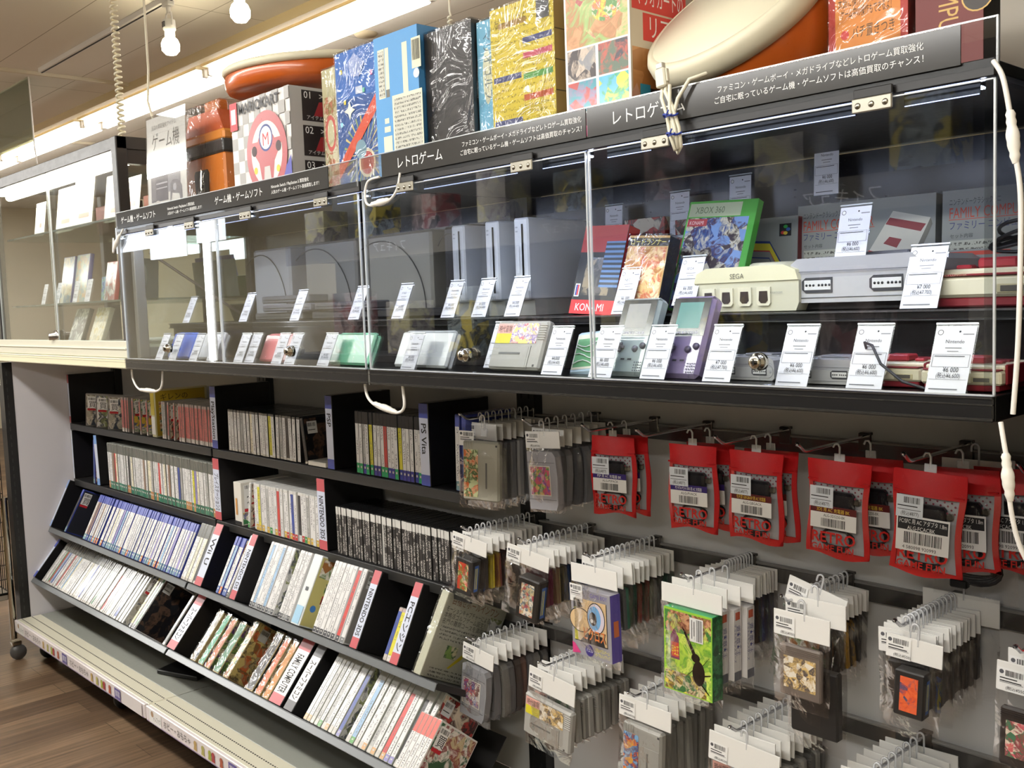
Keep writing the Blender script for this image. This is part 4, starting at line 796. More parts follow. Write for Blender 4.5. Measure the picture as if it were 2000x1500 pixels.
c.write('ピクロス', -.022, z0 - .094, .020, INK, maxw=.062); c.write('ピクロス', -.0225, z0 - .093, .019, P('#d87a3a'), maxw=.06, bold=.02)
c.poly([(-.052, z0 - .128), (-.03, z0 - .124), (-.045, z0 - .108), (-.052, z0 - .106)], P('#c83a7a')); c.disc(-.006, z0 - .115, .011, P('#3a2f7a')); c.write('パズル', -.015, z0 - .118, .006, WHITE, maxw=.018); c.write('定番のパズルゲーム！', .010, z0 - .113, .006, P('#e8dc3a'), maxw=.038); c.write('セーブもバックアップ', .010, z0 - .122, .006, P('#e8dc3a'), maxw=.038); c.build('printed_front', t)
c = Card(T(.0522, 0, 0) @ Rz(90)); c.rect(-.012, .014, z0 - .128, z0, P('#5a4a9c')); c.rect(-.005, .008, z0 - .08, z0 - .05, P('#c86a3a')); c.build('printed_side', t)
c = Card(T(0, -.0128, 0)); sticker(c, -.054, z0 - .026, .034, .034, 6); c.build('price_sticker', t)
rest(2, 2, 11, .255, .42, 'gb', ('#8a8986', '#5a5b60', '#2f6a52', '#7a6a4a', '#2f5a48', '#a8302a', '#6a5a4a', '#7a7866'), .112, .042, .02, .125, 'bagged cartridge with wide white card', GB2, name='bagged_cartridge', sc=1.25)
# beetle game, fourth peg
t = bagged('bagged_game_box', 'bagged green game box with a big black stag beetle, fourth middle peg', GB2, 3.007, .226, ZR[2], [], .128, .034, .03, .17, yaw=0, roll=1, seed=14, stick=False, drop=0)
z0 = -.056; MB().box(-.050, .052, -.012, .016, z0 - .148, z0, P('#2f9a5a', .3), .001).build('carton', t)
c = Card(T(0, -.0122, 0)); c.rect(-.050, .052, z0 - .148, z0, P('#8fbf3a')); c.rect(-.048, .050, z0 - .146, z0 - .004, art(31, ['#9ac83a', '#b8d84a', '#5a9a34', '#d8e86a', '#7aa83a'], 30)); c.rect(-.048, .05, z0 - .042, z0 - .004, art(32, ['#a8452f', '#c8d06a', '#6a2f24', '#d8a07a', '#3f7a3a'], 45)); c.rect(-.048, .04, z0 - .146, z0 - .112, art(33, ['#c8522f', '#e2d05a', '#5a3a24', '#d8c8a0', '#3a6a3a'], 60))
c.poly([(-.036, z0 - .09), (-.036, z0 - .05), (-.028, z0 - .036), (-.018, z0 - .05), (-.016, z0 - .09)], P('#7a3a5a')); c.poly([(-.034, z0 - .086), (-.018, z0 - .086), (-.018, z0 - .06), (-.034, z0 - .06)], P('#c84a3a')); c.write('甲虫王', -.034, z0 - .082, .014, P('#e8d84a'), maxw=.016)
BT = P('#1d1410', .25); c.disc(.024, z0 - .104, .013, BT, 18, .022); c.disc(.018, z0 - .078, .009, BT, 14, .008); c.poly([(.012, z0 - .074), (-.012, z0 - .028), (-.004, z0 - .034), (.018, z0 - .070)], BT); c.poly([(.016, z0 - .076), (.002, z0 - .056), (.0, z0 - .048), (.012, z0 - .062)], BT)
for (a, b, d, e) in ((.03, -.09, .047, -.07), (.032, -.105, .05, -.1), (.03, -.12, .046, -.135), (.012, -.1, .0, -.112), (.014, -.118, .004, -.134)): c.poly([(a, z0 + b), (d, z0 + e), (d - .001, z0 + e - .002), (a - .001, z0 + b - .003)], BT)
c.build('printed_front', t); c = Card(T(.0522, 0, 0) @ Rz(90)); c.rect(-.012, .016, z0 - .148, z0, art(34, ['#2a7a44', '#1f5a34', '#3a8a50', '#184a2a'], 60)); c.build('printed_side', t)
c = Card(T(0, -.0132, 0)); c.rect(.006, .034, z0 - .05, z0 - .008, WHITE); c.bars(.020, .032, z0 - .048, z0 - .01, INK, 10, 8); c.rect(.010, .0115, z0 - .045, z0 - .012, INK); c.rect(.015, .0165, z0 - .04, z0 - .014, INK); c.build('price_sticker', t)
for k in range(3):
    t = bagged('bagged_game_box', 'white spined boxed game with blue vertical title, %s behind the beetle box' % nth(k), 'white boxed games behind the beetle box', 2.997 + .0085 * k, .262 + k * .027, ZR[2], [], .118, .034, .02, .16, roll=1, seed=40 + k, stick=False)
    z0 = -.058; MB().box(-.05, .052, -.010, .012, z0 - .128, z0, P('#dcd8d6', .35), .001).build('carton', t); c = Card(T(.0522, 0, 0) @ Rz(90)); c.rect(-.0095, .0115, z0 - .126, z0 - .002, P('#e2dedc')); c.rect(-.006, .007, z0 - .02, z0 - .006, P('#c85a3a')); c.vwrite('遊★戯★王', -.002, z0 - .03, .008, P('#2c3480'), maxw=.07); c.vwrite('デュエルモンスターズ', -.009, z0 - .026, .005, P('#2c3480'), maxw=.09); c.rect(-.0095, .0115, z0 - .128, z0 - .112, P('#6a6a72')); c.build('printed_side', t)
rest(2, 3, 9, .345, .425, 'gb', ('#5f7a74', '#4a4f8a', '#8a6a4a', '#5a4438', '#3a2f2c'), .115, .04, .016, .13, 'bagged cartridge with wide white card', GB2, sc=1.3, start=4)
# fifth peg: disc card game with big bag
t = bagged('bagged_cartridge', 'brown-grey cartridge with cream picture label, front of the fifth middle peg', GB2, 3.222, .222, ZR[2], cart('gb', '#6d625a', B7), .098, .040, .016, .115, yaw=0, roll=1, seed=15, drop=.012, item_scale=1.28)
bagged('bagged_cartridge', 'large black cartridge in a wide clear bag behind the cream labelled one', GB2, 3.232, .245, ZR[2] + .02, cart('gba', '#232120'), .105, .040, .016, .205, yaw=0, roll=0, seed=16, drop=.07, item_scale=1.45)
bagged('bagged_cartridge', 'tilted white header card on the fifth middle peg', GB2, 3.225, .275, ZR[2] + .03, cart('gb', '#35302d'), .105, .040, .016, .14, yaw=0, roll=14, seed=26, drop=.02, item_scale=1.2)
rest(2, 4, 8, .30, .42, 'gb', ('#3c3836', '#2f2c2b', '#45403d', '#c9962a', '#3a3634'), .092, .036, .012, .115, 'bagged dark cartridge', GB2, sc=1.2)
bagged('bagged_cartridge', 'black cartridge with orange-red label, front of the sixth middle peg', GB2, 3.402, .226, ZR[2], cart('hu', '#252322', art(35, ['#d85a34', '#e06a3a', '#d0502c', '#3a4a6a', '#d8603a'], 40)), .082, .034, .02, .115, yaw=2, roll=3, seed=17, drop=.012, sx=-.04, item_scale=1.0)
rest(2, 5, 12, .245, .41, 'gba', ('#2a2726', '#343030', '#211f1e', '#3a3634'), .085, .036, .014, .115, 'bagged black cartridge', GB2)
bagged('bagged_cartridge', 'wide plain white header card at the back of the sixth middle peg', GB2, 3.385, .418, ZR[2] + .02, cart('gba', '#2c2928'), .12, .045, .012, .12, yaw=0, roll=0, seed=18, stick=False)
bagged('bagged_cartridge', 'black cartridge with a cream comic label cut by the right edge', GB2, 3.563, .218, ZR[2], cart('gb', '#2b2523', B8), .088, .040, .016, .115, yaw=0, roll=2, seed=19, drop=.02, item_scale=1.25)
bagged('bagged_cartridge', 'dark cartridge in a long bag behind the cream comic labelled one', GB2, 3.570, .245, ZR[2] + .012, cart('gba', '#2a2624'), .095, .042, .016, .17, yaw=0, roll=0, seed=20, drop=.055, item_scale=1.5)
# lowest row
GB3 = 'cartridge bags of the lowest row'
bagged('bagged_cartridge', 'grey cartridge with white round emblem label, front left of the lowest row', GB3, 2.432, .232, ZR[3], cart('n64', '#86868a', B3), .095, .036, .022, .135, yaw=3, roll=8, seed=31, drop=.008)
rest(3, 0, 8, .255, .42, 'n64', ('#6f6e70', '#77746f', '#5f5d5c', '#4a3f3a', '#6a4f44'), .09, .038, .018, .125, 'bagged grey cartridge', GB3)
bagged('bagged_cartridge', 'grey cartridge with pink, yellow and comic label, front of the second lowest peg', GB3, 2.660, .228, ZR[3], cart('sfc', '#a09e98', B7), .125, .044, .02, .125, yaw=2, roll=7, seed=32, drop=.012)
rest(3, 1, 9, .25, .42, 'sfc', ('#8a8781', '#7d7a74', '#93908a'), .11, .04, .018, .11, 'bagged grey cartridge', GB3)
bagged('bagged_cartridge', 'grey cartridge with violet and gold picture label, front of the third lowest peg', GB3, 2.898, .226, ZR[3] + .01, cart('sfcv', '#9b9993', B6), .118, .038, .02, .15, yaw=2, roll=3, seed=33, drop=.006)
rest(3, 2, 7, .25, .42, 'sfcv', ('#827f79', '#76736e', '#8c8983'), .11, .038, .018, .15, 'bagged grey cartridge', GB3)
bagged('bagged_cartridge', 'white carded bag with price label in front on the fourth lowest peg', GB3, 3.110, .226, ZR[3], cart('sfc', '#8f8b86', B6), .135, .05, .02, .12, yaw=2, roll=4, seed=34, drop=.02)
rest(3, 3, 8, .245, .42, 'sfc', ('#84817b', '#5d5b57'), .12, .045, .016, .12, 'bagged grey cartridge', GB3)
bagged('bagged_cartridge', 'white carded bag in front on the fifth lowest peg', GB3, 3.335, .232, ZR[3], cart('sfc', '#8f8b86', B6), .13, .046, .02, .12, yaw=2, roll=3, seed=35)
rest(3, 4, 7, .25, .42, 'sfc', ('#84817b',), .12, .045, .016, .12, 'bagged grey cartridge', GB3)
t = thing('carry_case', 'dark red zip case lying on the base deck under the pegs', 'case', T(2.72, .20, .1612)); MB().box(-.12, .12, 0, .17, 0, .06, P('#8a1c22', .35), .008).build('case_shell', t); MB().box(-.121, .121, -.002, .172, .026, .034, P('#b9b5b0', .3, .6), .002).build('zip_trim', t)
# ---------- goods inside the acrylic showcases ----------
def price_tag(X, Y, Z, label, price=('¥6 000', '(税込¥6,600)'), lean=24, w=.047, h=.083, yaw=0, group='price cards in the showcases', maker='Nintendo', stand=True):
    t = thing('price_card', label, 'price card', T(X, Y, Z) @ Rz(yaw) @ Rx(-lean), group)
    c = Card(); c.rect(-w / 2, w / 2, 0, h, P('#e4e4ea', .5)); c.disc(-w / 2 + .006, h - .008, .0035, P('#6b6b70')); c.disc(-w / 2 + .006, h - .008, .0026, WHITE); c.disc(.005, h - .007, .0013, INK, 10); c.rect(.009, w / 2 - .002, h - .011, h - .0095, P('#8a8a8e'))
    c.write(maker, -.010, h - .0215, .0046, P('#3a3a3e'), maxw=.022); c.rect(-.009, .010, h - .028, h - .0268, P('#8a8a8e')); c.rect(-.006, .007, h - .032, h - .031, P('#8a8a8e'))
    F = P('#5c5c62')
    for (a, b, d, e) in ((-w / 2 + .002, w / 2 - .002, h * .57, h * .574), (-w / 2 + .002, w / 2 - .002, h * .385, h * .389), (-w / 2 + .002, w / 2 - .002, h * .2, h * .204), (-w / 2 + .002, -w / 2 + .0025, h * .385, h * .57), (w / 2 - .0025, w / 2 - .002, h * .385, h * .57)): c.rect(a, b, d, e, F)
    c.rect(-w / 2 + .004, w / 2 - .008, h * .54, h * .552, P('#4c4c50')); c.write(price[0], -.007, h * .31, .0062, P('#2c2c30'), maxw=.018); c.write(price[1], -.014, h * .225, .0056, P('#2c2c30'), maxw=.028); c.rect(-w / 2 + .004, w / 2 - .01, h * .05, h * .066, P('#6a6a6e')); c.build('printed_card', t)
    if stand: MB().box(-w / 2 - .001, w / 2 + .001, .0004, .0014, -.001, h + .004, ACRYL).box(-w / 2 - .001, w / 2 + .001, -.0012, .0014, h + .002, h + .004, EDGE).build('acrylic_holder', t)
    return t
DK, MD = 1.1785, 1.2735
P4, P6, P7 = ('¥4,000', '(税込¥4,400)'), ('¥6 000', '(税込¥6,600)'), ('¥7 000', '(税込¥7,700)')
LB = ['over the left edge of the blue handheld', 'over the right edge of the blue handheld', 'left of the white handheld, by the light tube', 'just left of the tall light tube', 'just right of the tall light tube', 'over the left edge of the pink handheld', 'over the pink handheld beside the lock', 'right beside the lock on the second door', 'over the left edge of the green handheld', 'over the left edge of the white handheld']
for k, (x, y, p) in enumerate(((1.395, .012, P4), (1.478, .012, P4), (1.60, .012, P4), (1.662, .03, P4), (1.825, .02, P4), (1.87, .025, P4), (2.005, .02, P4), (2.062, .02, P4), (2.20, .02, P4), (2.50, .02, P4))): price_tag(x, y, DK, 'white price card on the lower level, ' + LB[k], p, w=.044, h=.072)
price_tag(2.71, .05, DK + .006, 'white price card standing on the grey cartridge with the anime label', P6, w=.045, h=.085, maker='BANDAI')
for k, (x, y, p, l) in enumerate(((2.878, .030, P4, 'between the grey cartridge and the green striped pouch'), (2.994, .02, P6, 'right of the green striped pouch'), (3.092, .028, P6, 'in front of the clear pale handheld'), (3.207, .028, P7, 'in front of the clear violet handheld'), (3.336, .012, P6, 'between the two small grey consoles'), (3.435, .016, P6, 'left of the small red and white console with black cable'), (3.542, .002, P6, 'nearest the right door edge'))): price_tag(x, y, DK, 'white price card ' + l, p)
for k, (x, l) in enumerate(((1.296, 'leftmost above the blue handheld'), (1.632, 'above the pink handheld, left of the slotted post'), (1.89, 'third from the left'), (2.145, 'above the green handheld'), (2.31, 'left of the showcase door seam'), (2.478, 'below the first white upright console'), (2.573, 'below the second white upright console'), (2.668, 'below the third white upright console'))): price_tag(x, .142, MD, 'white price card on the riser, ' + l, P4, w=.042, h=.078, maker='SONY' if k < 5 else 'Nintendo')
price_tag(2.925, .155, MD, 'white price card leaning on the gold wrapped box', P6, w=.043, h=.082, maker='NEC')
price_tag(3.056, .155, MD + .012, 'white price card at the left of the cream game console', P6, w=.045, h=.083, maker='SEGA')
price_tag(3.318, .20, 1.338, 'bright white price card standing on top of the large grey console', P6, w=.048, h=.085, lean=16)
price_tag(3.447, .14, MD, 'white price card between the grey console and the red and white one', P7, w=.050, h=.088, lean=24)
# dim tags hanging at the back
for k, (x, z) in enumerate(((1.66, 1.37), (2.02, 1.385), (2.34, 1.39), (2.70, 1.40), (2.865, 1.41), (3.0, 1.425), (3.17, 1.46))): price_tag(x, .40, z, 'dim price card hanging at the back of the showcase, %s from the left' % nth(k), P6, lean=3, w=.045, h=.085, group='price cards at the back')
# folded handhelds
def handheld(x, y, w, d, h, col, label, lean=24, stand=True):
    t = thing('handheld_console', label, 'handheld console', T(x, y, DK + .003) @ Rx(-lean)); m = MB(); m.box(-w / 2, w / 2, 0, .010, 0, h, P(col, .22, 0, 0, .6), .004); m.build('lid', t)
    MB().box(-w / 2, w / 2, .0105, .020, 0, h, P(col, .3, 0, 0, .4), .004).box(-w / 2 + .008, w / 2 - .008, .004, .016, h - .004, h + .004, P(col, .35), .003).build('lower_body', t)
    if stand: m = MB(); m.tube([(-w * .2, -.006, .016), (-w * .2, -.004, -.004), (-w * .2, .03, -.006), (w * .2, .03, -.006), (w * .2, -.004, -.004), (w * .2, -.006, .016)], .0014, ACRYL, 6); m.build('display_stand', t)
    return t
handheld(1.44, .045, .135, 0, .072, '#3f67c8', 'blue folded handheld console at the far left of the lower level'); handheld(1.60, .05, .11, 0, .072, '#dedede', 'white folded handheld beside the light tube')
handheld(1.935, .05, .13, 0, .068, '#d87a7e', 'pink folded handheld console left of the second lock'); handheld(2.255, .045, .145, 0, .070, '#74b793', 'green folded handheld console beside the showcase door seam'); handheld(2.495, .05, .165, 0, .074, '#b9bcbd', 'pale grey folded handheld console right of the door seam')
# grey cartridge with anime label
t = thing('game_cartridge', 'large grey cartridge with yellow and anime label on the lower level', 'cartridge', T(2.765, .055, DK + .002) @ Rx(-22)); 
for n, mb in cart('sfc', '#a9a69d', art(41, ['#e8a8b8', '#b03a4a', '#f0e0d0', '#6a4aa0', '#e8d06a'], 70)):
    mb.v = [tuple(T(0, 0, .09) @ Matrix.Scale(1.02, 4) @ Vector(v)) for v in mb.v]; mb.build(n, t)
# striped pouch
t = thing('soft_pouch', 'pale pouch with green face and white looping lines', 'pouch', T(2.94, .07, DK + .001) @ Rx(-28) @ Ry(-6)); MB().box(-.062, .062, .0, .02, 0, .082, P('#b9cfe0', .35), .006).build('pouch_body', t)
c = Card(T(0, -.0004, 0)); c.rect(-.055, .055, .010, .074, P('#d9d6c4')); c.rect(-.053, .05, .014, .066, P('#5f9a6a')); c.build('printed_face', t)
m = MB()
for q, z in enumerate((.02, .033, .046, .056)): m.tube([(-.053 + i * .0106, -.0022, z + .006 * math.sin(i * .9 + q) + (i > 6) * (.04 - z) * (i - 6) * .2) for i in range(11)], .0009, WHITE, 5)
m.build('white_lines', t)
# handheld game machines
def gameboy(x, y, mat, label, scr, btn, brand, yaw=0, two=False, lean=24):
    t = thing('handheld_console', label, 'handheld console', T(x, y, DK + .002) @ Rz(yaw) @ Rx(-lean)); MB().box(-.0385, .0385, .0, .026, 0, .132, mat, .006).build('shell', t)
    MB().box(-.034, .034, .006, .02, .006, .126, P('#7a8a86' if not two else '#5a4a78', .5), .003).build('inner_frame', t)
    c = Card(T(0, -.0003, 0)); c.rect(-.034, .034, .066, .127, P('#17161c', .12, 0, 0, .8)); c.rect(-.022, .022, .078, .120, P(scr, .2)); c.write(brand, -.022, .0685, .0046, P('#a9a4b8'), maxw=.045); c.build('screen_cover', t)
    m = MB(); B = P(btn, .4); m.box(-.026, -.010, -.0035, 0, .043, .049, B, .001).box(-.021, -.015, -.0035, 0, .038, .054, B, .001).build('direction_pad', t)
    for bx, bz in ((.012, .044), (.026, .049)): MB().lathe([(.0, .0035), (.005, .003), (.0055, 0)], B, T(bx, 0, bz) @ Rx(90), 14).build('button', t)
    c = Card(T(0, -.0004, 0)); c.rect(-.012, -.004, .025, .028, P('#2a2a2e')); c.rect(.002, .010, .025, .028, P('#2a2a2e'))
    for i in range(4):
        for j in range(4): c.disc(.018 + i * .0045, .008 + j * .0045, .0013, P('#4c4c55'), 6)
    c.build('speaker_and_keys', t)
    m = MB(); m.tube([(-.03, -.008, .02), (-.03, -.006, -.001), (-.03, .05, -.001)], .0014, ACRYL, 6).tube([(.03, -.008, .02), (.03, -.006, -.001), (.03, .05, -.001)], .0014, ACRYL, 6).build('display_stand', t)
gameboy(3.016, .05, TRANSP_W, 'clear ice coloured handheld console leaning on a stand', '#8d8a86', '#5c5a60', 'GAME BOY COLOR'); gameboy(3.118, .05, TRANSP_G, 'clear violet handheld console leaning on a stand', '#4e7f78', '#4c4458', 'GAME BOY COLOR', two=True)
# small grey consoles
def mini_sfc(x, y, z, s, label, name='small_game_console'):
    t = thing(name, label, 'game console', T(x, y, z) @ Matrix.Scale(s, 4)); G1, G2 = P('#b3b2b2', .4), P('#a4a3a6', .35)
    MB().prism([(-.1, .006), (-.094, .0), (.094, 0), (.1, .006), (.1, .036), (-.1, .036)], 0, .20, G1).build('lower_body', t)
    MB().prism([(-.1, .036), (.1, .036), (.096, .056), (.085, .064), (-.085, .064), (-.096, .056)], .002, .20, G2).box(-.04, .05, .07, .13, .064, .071, P('#7a7a82', .4), .002).box(-.085, -.055, .05, .085, .064, .0665, P('#8a8990', .4), .002).box(.05, .085, .05, .085, .064, .0665, P('#8a8990', .4), .002).box(-.03, .03, .135, .16, .063, .068, P('#6f6e78', .4), .002).build('upper_body', t)
    m = MB(); pts = [(.078 * (1 if abs(a) < 90 else -1) + .019 * math.cos(math.radians(a)), .026 + .0 + .019 * math.sin(math.radians(a))) for a in range(-90, 271, 15)]
    m.tube([(p[0], -.0006, p[1]) for p in pts], .0006, P('#7d7c80', .5), 4, closed=True)
    for cx in (-.052, .052):
        m.prism([(cx - .024, .019), (cx - .018, .014), (cx + .024, .014), (cx + .024, .036), (cx - .018, .036), (cx - .024, .031)], -.0012, .001, P('#3a3a3e', .4)); m.box(cx - .020, cx + .022, -.0018, -.001, .018, .032, P('#d2d1d0', .4), .0006)
        for k in range(7): m.lathe([(0, .0006), (.0019, .0004), (.0019, 0)], P('#1c1b1e', .5), T(cx - .016 + k * .0055 + (.003 if k > 2 else 0), -.0018, .025) @ Rx(90), 8)
    for cx in (-.088, .088): m.lathe([(.0, .0004), (.004, .0006), (.0048, 0)], P('#9b9a9e', .5), T(cx, 0, .025) @ Rx(90), 12)
    m.build('controller_ports', t); c = Card(T(-.02, .012, .0645) @ Rx(-90)); c.write('SUPER FAMICOM', -.05, .0, .006, P('#55555e'), maxw=.07); c.build('brand_lettering', t)
    return t
mini_sfc(3.225, .07, DK, .50, 'small grey console on the lower level, left of the keyhole lock'); mini_sfc(3.355, .055, DK, .50, 'small grey console on the lower level, right of the lock')
mini_sfc(3.338, .168, 1.284, 1.0, 'large grey console with two ports on the riser', 'game_console'); MB()
tag(MB(T(3.338, .168, 1.272)).box(-.095, .095, .02, .18, .0012, .0118, P('#1d1d20', .3), .001).build('plinth_block'), 'black display plinth under the large grey console', 'plinth')
# red and white consoles
def famicom(x, y, z, s, label, front=True, name='small_game_console'):
    t = thing(name, label, 'game console', T(x, y, z) @ Matrix.Scale(s, 4)); R, C = P('#7d1f28', .4), P('#d9d2b8', .4)
    MB().box(-.07, .07, .004, .216, .0, .012, R, .002).build('red_base', t); MB().box(-.075, .075, .0, .22, .012, .038, C, .004).box(-.075, .075, .02, .2, .038, .048, C, .003).build('cream_body', t)
    MB().box(-.071, .071, -.0008, .06, .0385, .0415, R, .001).box(-.025, .025, .055, .10, .048, .062, P('#a8323c', .4), .003).box(-.05, .05, .11, .15, .048, .052, R, .002).box(-.055, -.035, .06, .08, .048, .054, P('#a8323c', .4), .002).box(.035, .055, .06, .08, .048, .054, P('#a8323c', .4), .002).build('red_trim', t)
    MB().box(-.079, -.074, .02, .19, .012, .05, R, .002).box(.074, .079, .02, .19, .012, .05, R, .002).build('controller_cradle', t)
    m = MB(); m.box(.02, .06, -.0012, .002, .016, .028, P('#b8ae8c', .4), .002).box(.025, .055, -.0018, .0, .018, .026, P('#55504a', .4), .001).build('expansion_port', t)
    c = Card(T(0, -.001, 0)); c.write('FAMILY COMPUTER', -.05, .0392, .0022 * 1.3, P('#c9a88a'), maxw=.08); c.build('brand_lettering', t); return t
famicom(3.445, .05, DK, .62, 'small red and white console with black cable on the lower level'); famicom(3.545, .035, DK, .62, 'small red and white console at the right end of the lower level')
famicom(3.515, .165, MD, 1.02, 'large red and white console on the riser by the right end', name='game_console')
m = MB(); m.tube([(3.425, .05, 1.215), (3.43, .03, 1.235), (3.445, .02, 1.232), (3.46, .012, 1.21), (3.49, .006, 1.19), (3.52, .008, 1.1815)], .0018, P('#2a2a30', .4), 8); tag(m.build('black_cable'), 'thin black cable arching over the small red and white console', 'cable')
m = MB()
for q in range(4): m.tube([(3.53 + (.05 - q * .004) * math.cos(a), .29 + .03 * math.sin(a), 1.355 + q * .006 + .012 * math.sin(a + q)) for a in [i * math.pi / 9 for i in range(18)]], .0026, P('#1a1a1c', .4), 8, closed=True)
tag(m.build('black_cable'), 'coiled black cable resting on the large red and white console', 'cable')
# cream sega console
t = thing('game_console', 'cream game console with four rounded ports on the riser', 'game console', T(3.165, .165, MD) @ Rz(-2)); CR = P('#cfcab0', .4)
MB().prism([(-.095, .012), (-.09, 0), (.09, 0), (.095, .012), (.095, .045), (-.095, .045)], 0, .19, P('#c4c0a8', .4)).build('lower_body', t); MB().prism([(-.095, .045), (.095, .045), (.09, .06), (.07, .068), (-.07, .068), (-.09, .06)], -.002, .19, P('#d8d2b0', .4)).lathe([(.05, .066), (.05, .072), (.045, .0745), (0, .0745)], CR, T(0, .1, 0), 24).build('upper_body', t)
for k in range(4):
    x = -.066 + k * .034; m = MB(); m.prism([(x - .012, .012), (x - .009, .008), (x + .009, .008), (x + .012, .012), (x + .012, .036), (x - .012, .036)], -.003, .0, P('#d4cfb8', .4)); m.prism([(x - .008, .016), (x - .004, .012), (x + .004, .012), (x + .008, .016), (x + .007, .030), (x - .007, .030)], -.0036, .001, P('#2a1a18', .5)); m.build('controller_port', t)
c = Card(T(0, -.0025, 0)); c.write('SEGA', -.025, .050, .008, P('#6a675c'), maxw=.03); c.write('Dreamcast', .045, .026, .004, P('#7a776c'), maxw=.03); c.build('brand_lettering', t)
# white upright consoles
def upright(x, y, label, s=1):
    t = thing('game_console', label, 'game console', T(x, y, MD) @ Rz(3)); W_ = P('#c9cdd2', .3, 0, 0, .4); MB().box(-.019, .019, 0, .19, .03, .187, W_, .003).build('body', t)
    MB().prism([(-.024, 0), (.024, 0), (.022, .03), (-.022, .03)], .01, .18, P('#8f8f8b', .35)).build('stand', t)
    c = Card(T(0, -.0005, 0)); c.rect(.002, .0068, .045, .175, P('#0b0b0d', .2)); c.rect(-.013, -.004, .08, .135, P('#b4b8be', .3)); c.rect(-.012, -.005, .081, .134, P('#c9cdd2', .3)); c.write('Wii', -.008, .033, .007, P('#8a8d92')); c.rect(-.013, -.007, .160, .1625, P('#9a9da2')); c.rect(-.013, -.007, .168, .1705, P('#9a9da2')); c.build('front_details', t); return t
upright(2.452, .20, 'white upright console with a black disc slot, left of three'); upright(2.556, .20, 'white upright console with a black disc slot, middle of three'); upright(2.64, .20, 'white upright console with a black disc slot, right of three')
# wide grey consoles at the back of the left showcase
for k, (x, w) in enumerate(((1.50, .20), (1.80, .24), (2.10, .25), (2.32, .10))):
    t = thing('game_console', ['grey upright console at the back left of the showcase', 'dark grey upright console with a curved panel line behind the riser cards', 'large grey upright console with a curved panel line by the door seam', 'black ribbed upright console left of the white ones'][k], 'game console', T(x, .31, MD)); m = MB(); C_ = P(['#a9abae', '#8c8a84', '#9b978c', '#2a292b'][k], .35)
    m.box(-w / 2, w / 2, 0, .08, 0, .20, C_, .006).build('body', t); m = MB(); m.tube([(-w * .3 + w * .7 * math.sin(a), -.0012, .02 + .165 * math.cos(a)) for a in [i * math.pi / 22 for i in range(-4, 12)]], .0016, P('#3a3937', .4), 6); m.build('curved_seam', t)
for k, (x, y, z) in enumerate(((1.66, .25, 0), (1.95, .25, 0), (1.72, .24, .022), (1.98, .24, .022), (1.70, .25, .044), (2.22, .26, 0))):
    t = thing('game_console', 'flat dark grey console, %s' % ['bottom of the stack left of centre', 'bottom of the stack right of centre', 'second in the stack left of centre', 'second in the stack right of centre', 'top of the stack left of centre', 'alone near the door seam'][k], 'game console', T(x, y, MD + z)); MB().box(-.12, .12, -.02, .04, .001, .020, P(['#5c5b5a', '#4a494a', '#77757a', '#5d5b5d', '#6b6a6d', '#2e2d30'][k], .35), .003).build('body', t); MB().box(-.11, .11, -.0212, -.0195, .009, .0105, P('#1b1b1c', .3)).build('disc_slot', t)
# boxed games leaning at the back
def leanbox(x, y, z, w, h, d, lean, roll, name, label, cat, side, fn, wrap=False, body='#2a2420'):
    t = thing(name, label, cat, T(x, y, z) @ Rx(-lean) @ Ry(roll)); MB().box(-w / 2, w / 2, .0, d, 0, h, P(body, .35), .0012).build('carton', t); c = Card(); fn(c, w, h); c.build('printed_front', t)
    c = Card(T(w / 2 + .0002, 0, 0) @ Rz(90)); c.rect(.0005, d - .0005, .001, h - .001, side); c.build('printed_side', t)
    if wrap: MB().box(-w / 2 - .0015, w / 2 + .0015, -.0015, d + .0015, -.001, h + .003, WRAP).build('shrink_wrap', t)
    return t
def f_kon(c, w, h): c.rect(-w / 2, w / 2, 0, h, P('#17161a')); c.rect(-w / 2 + .02, w / 2 - .02, .035, h - .06, art(51, ['#17161a', '#232226', '#5a5450', '#17161a', '#8a7a60'], 26)); c.rect(-w / 2, w / 2, h - .05, h, P('#9a2a2a')); c.rect(w / 2 - .045, w / 2, .05, h - .03, small_print('blue_bands', '#1c2430', '#5d7fae', 1, 300, .3, 110)); c.rect(-w / 2, w / 2, 0, .026, P('#c8252a')); c.write('KONAMI', -w / 2 + .012, .006, .014, WHITE, maxw=.07); c.rect(-w / 2 + .004, -w / 2 + .016, .032, .056, WHITE); c.rect(-w / 2 + .006, -w / 2 + .014, .034, .054, P('#2c4a9a')); c.rect(-w / 2 + .010, -w / 2 + .014, .034, .054, P('#c83a3a'))
leanbox(2.822, .19, MD, .105, .165, .03, 16, 3, 'boxed_game', 'black boxed game with a red lettered band leaning on the riser', 'boxed game', P('#c8252a', .4), f_kon)
def f_gold(c, w, h): c.rect(-w / 2, w / 2, 0, h, P('#c9a060')); c.rect(-w / 2 + .003, w / 2 - .003, .004, h - .02, art(52, ['#d8a85a', '#f0e2b8', '#c85a34', '#e8c88a', '#b8793a'], 34)); c.rect(-w / 2, w / 2, h - .018, h - .004, P('#3a342c')); c.write('ロードランナー', -w / 2 + .004, h - .016, .010, P('#e8d86a'), maxw=w - .01)
leanbox(2.945, .17, MD, .088, .135, .028, 14, 4, 'boxed_game', 'gold wrapped boxed game with orange picture', 'boxed game', P('#241d16', .3), f_gold, True)
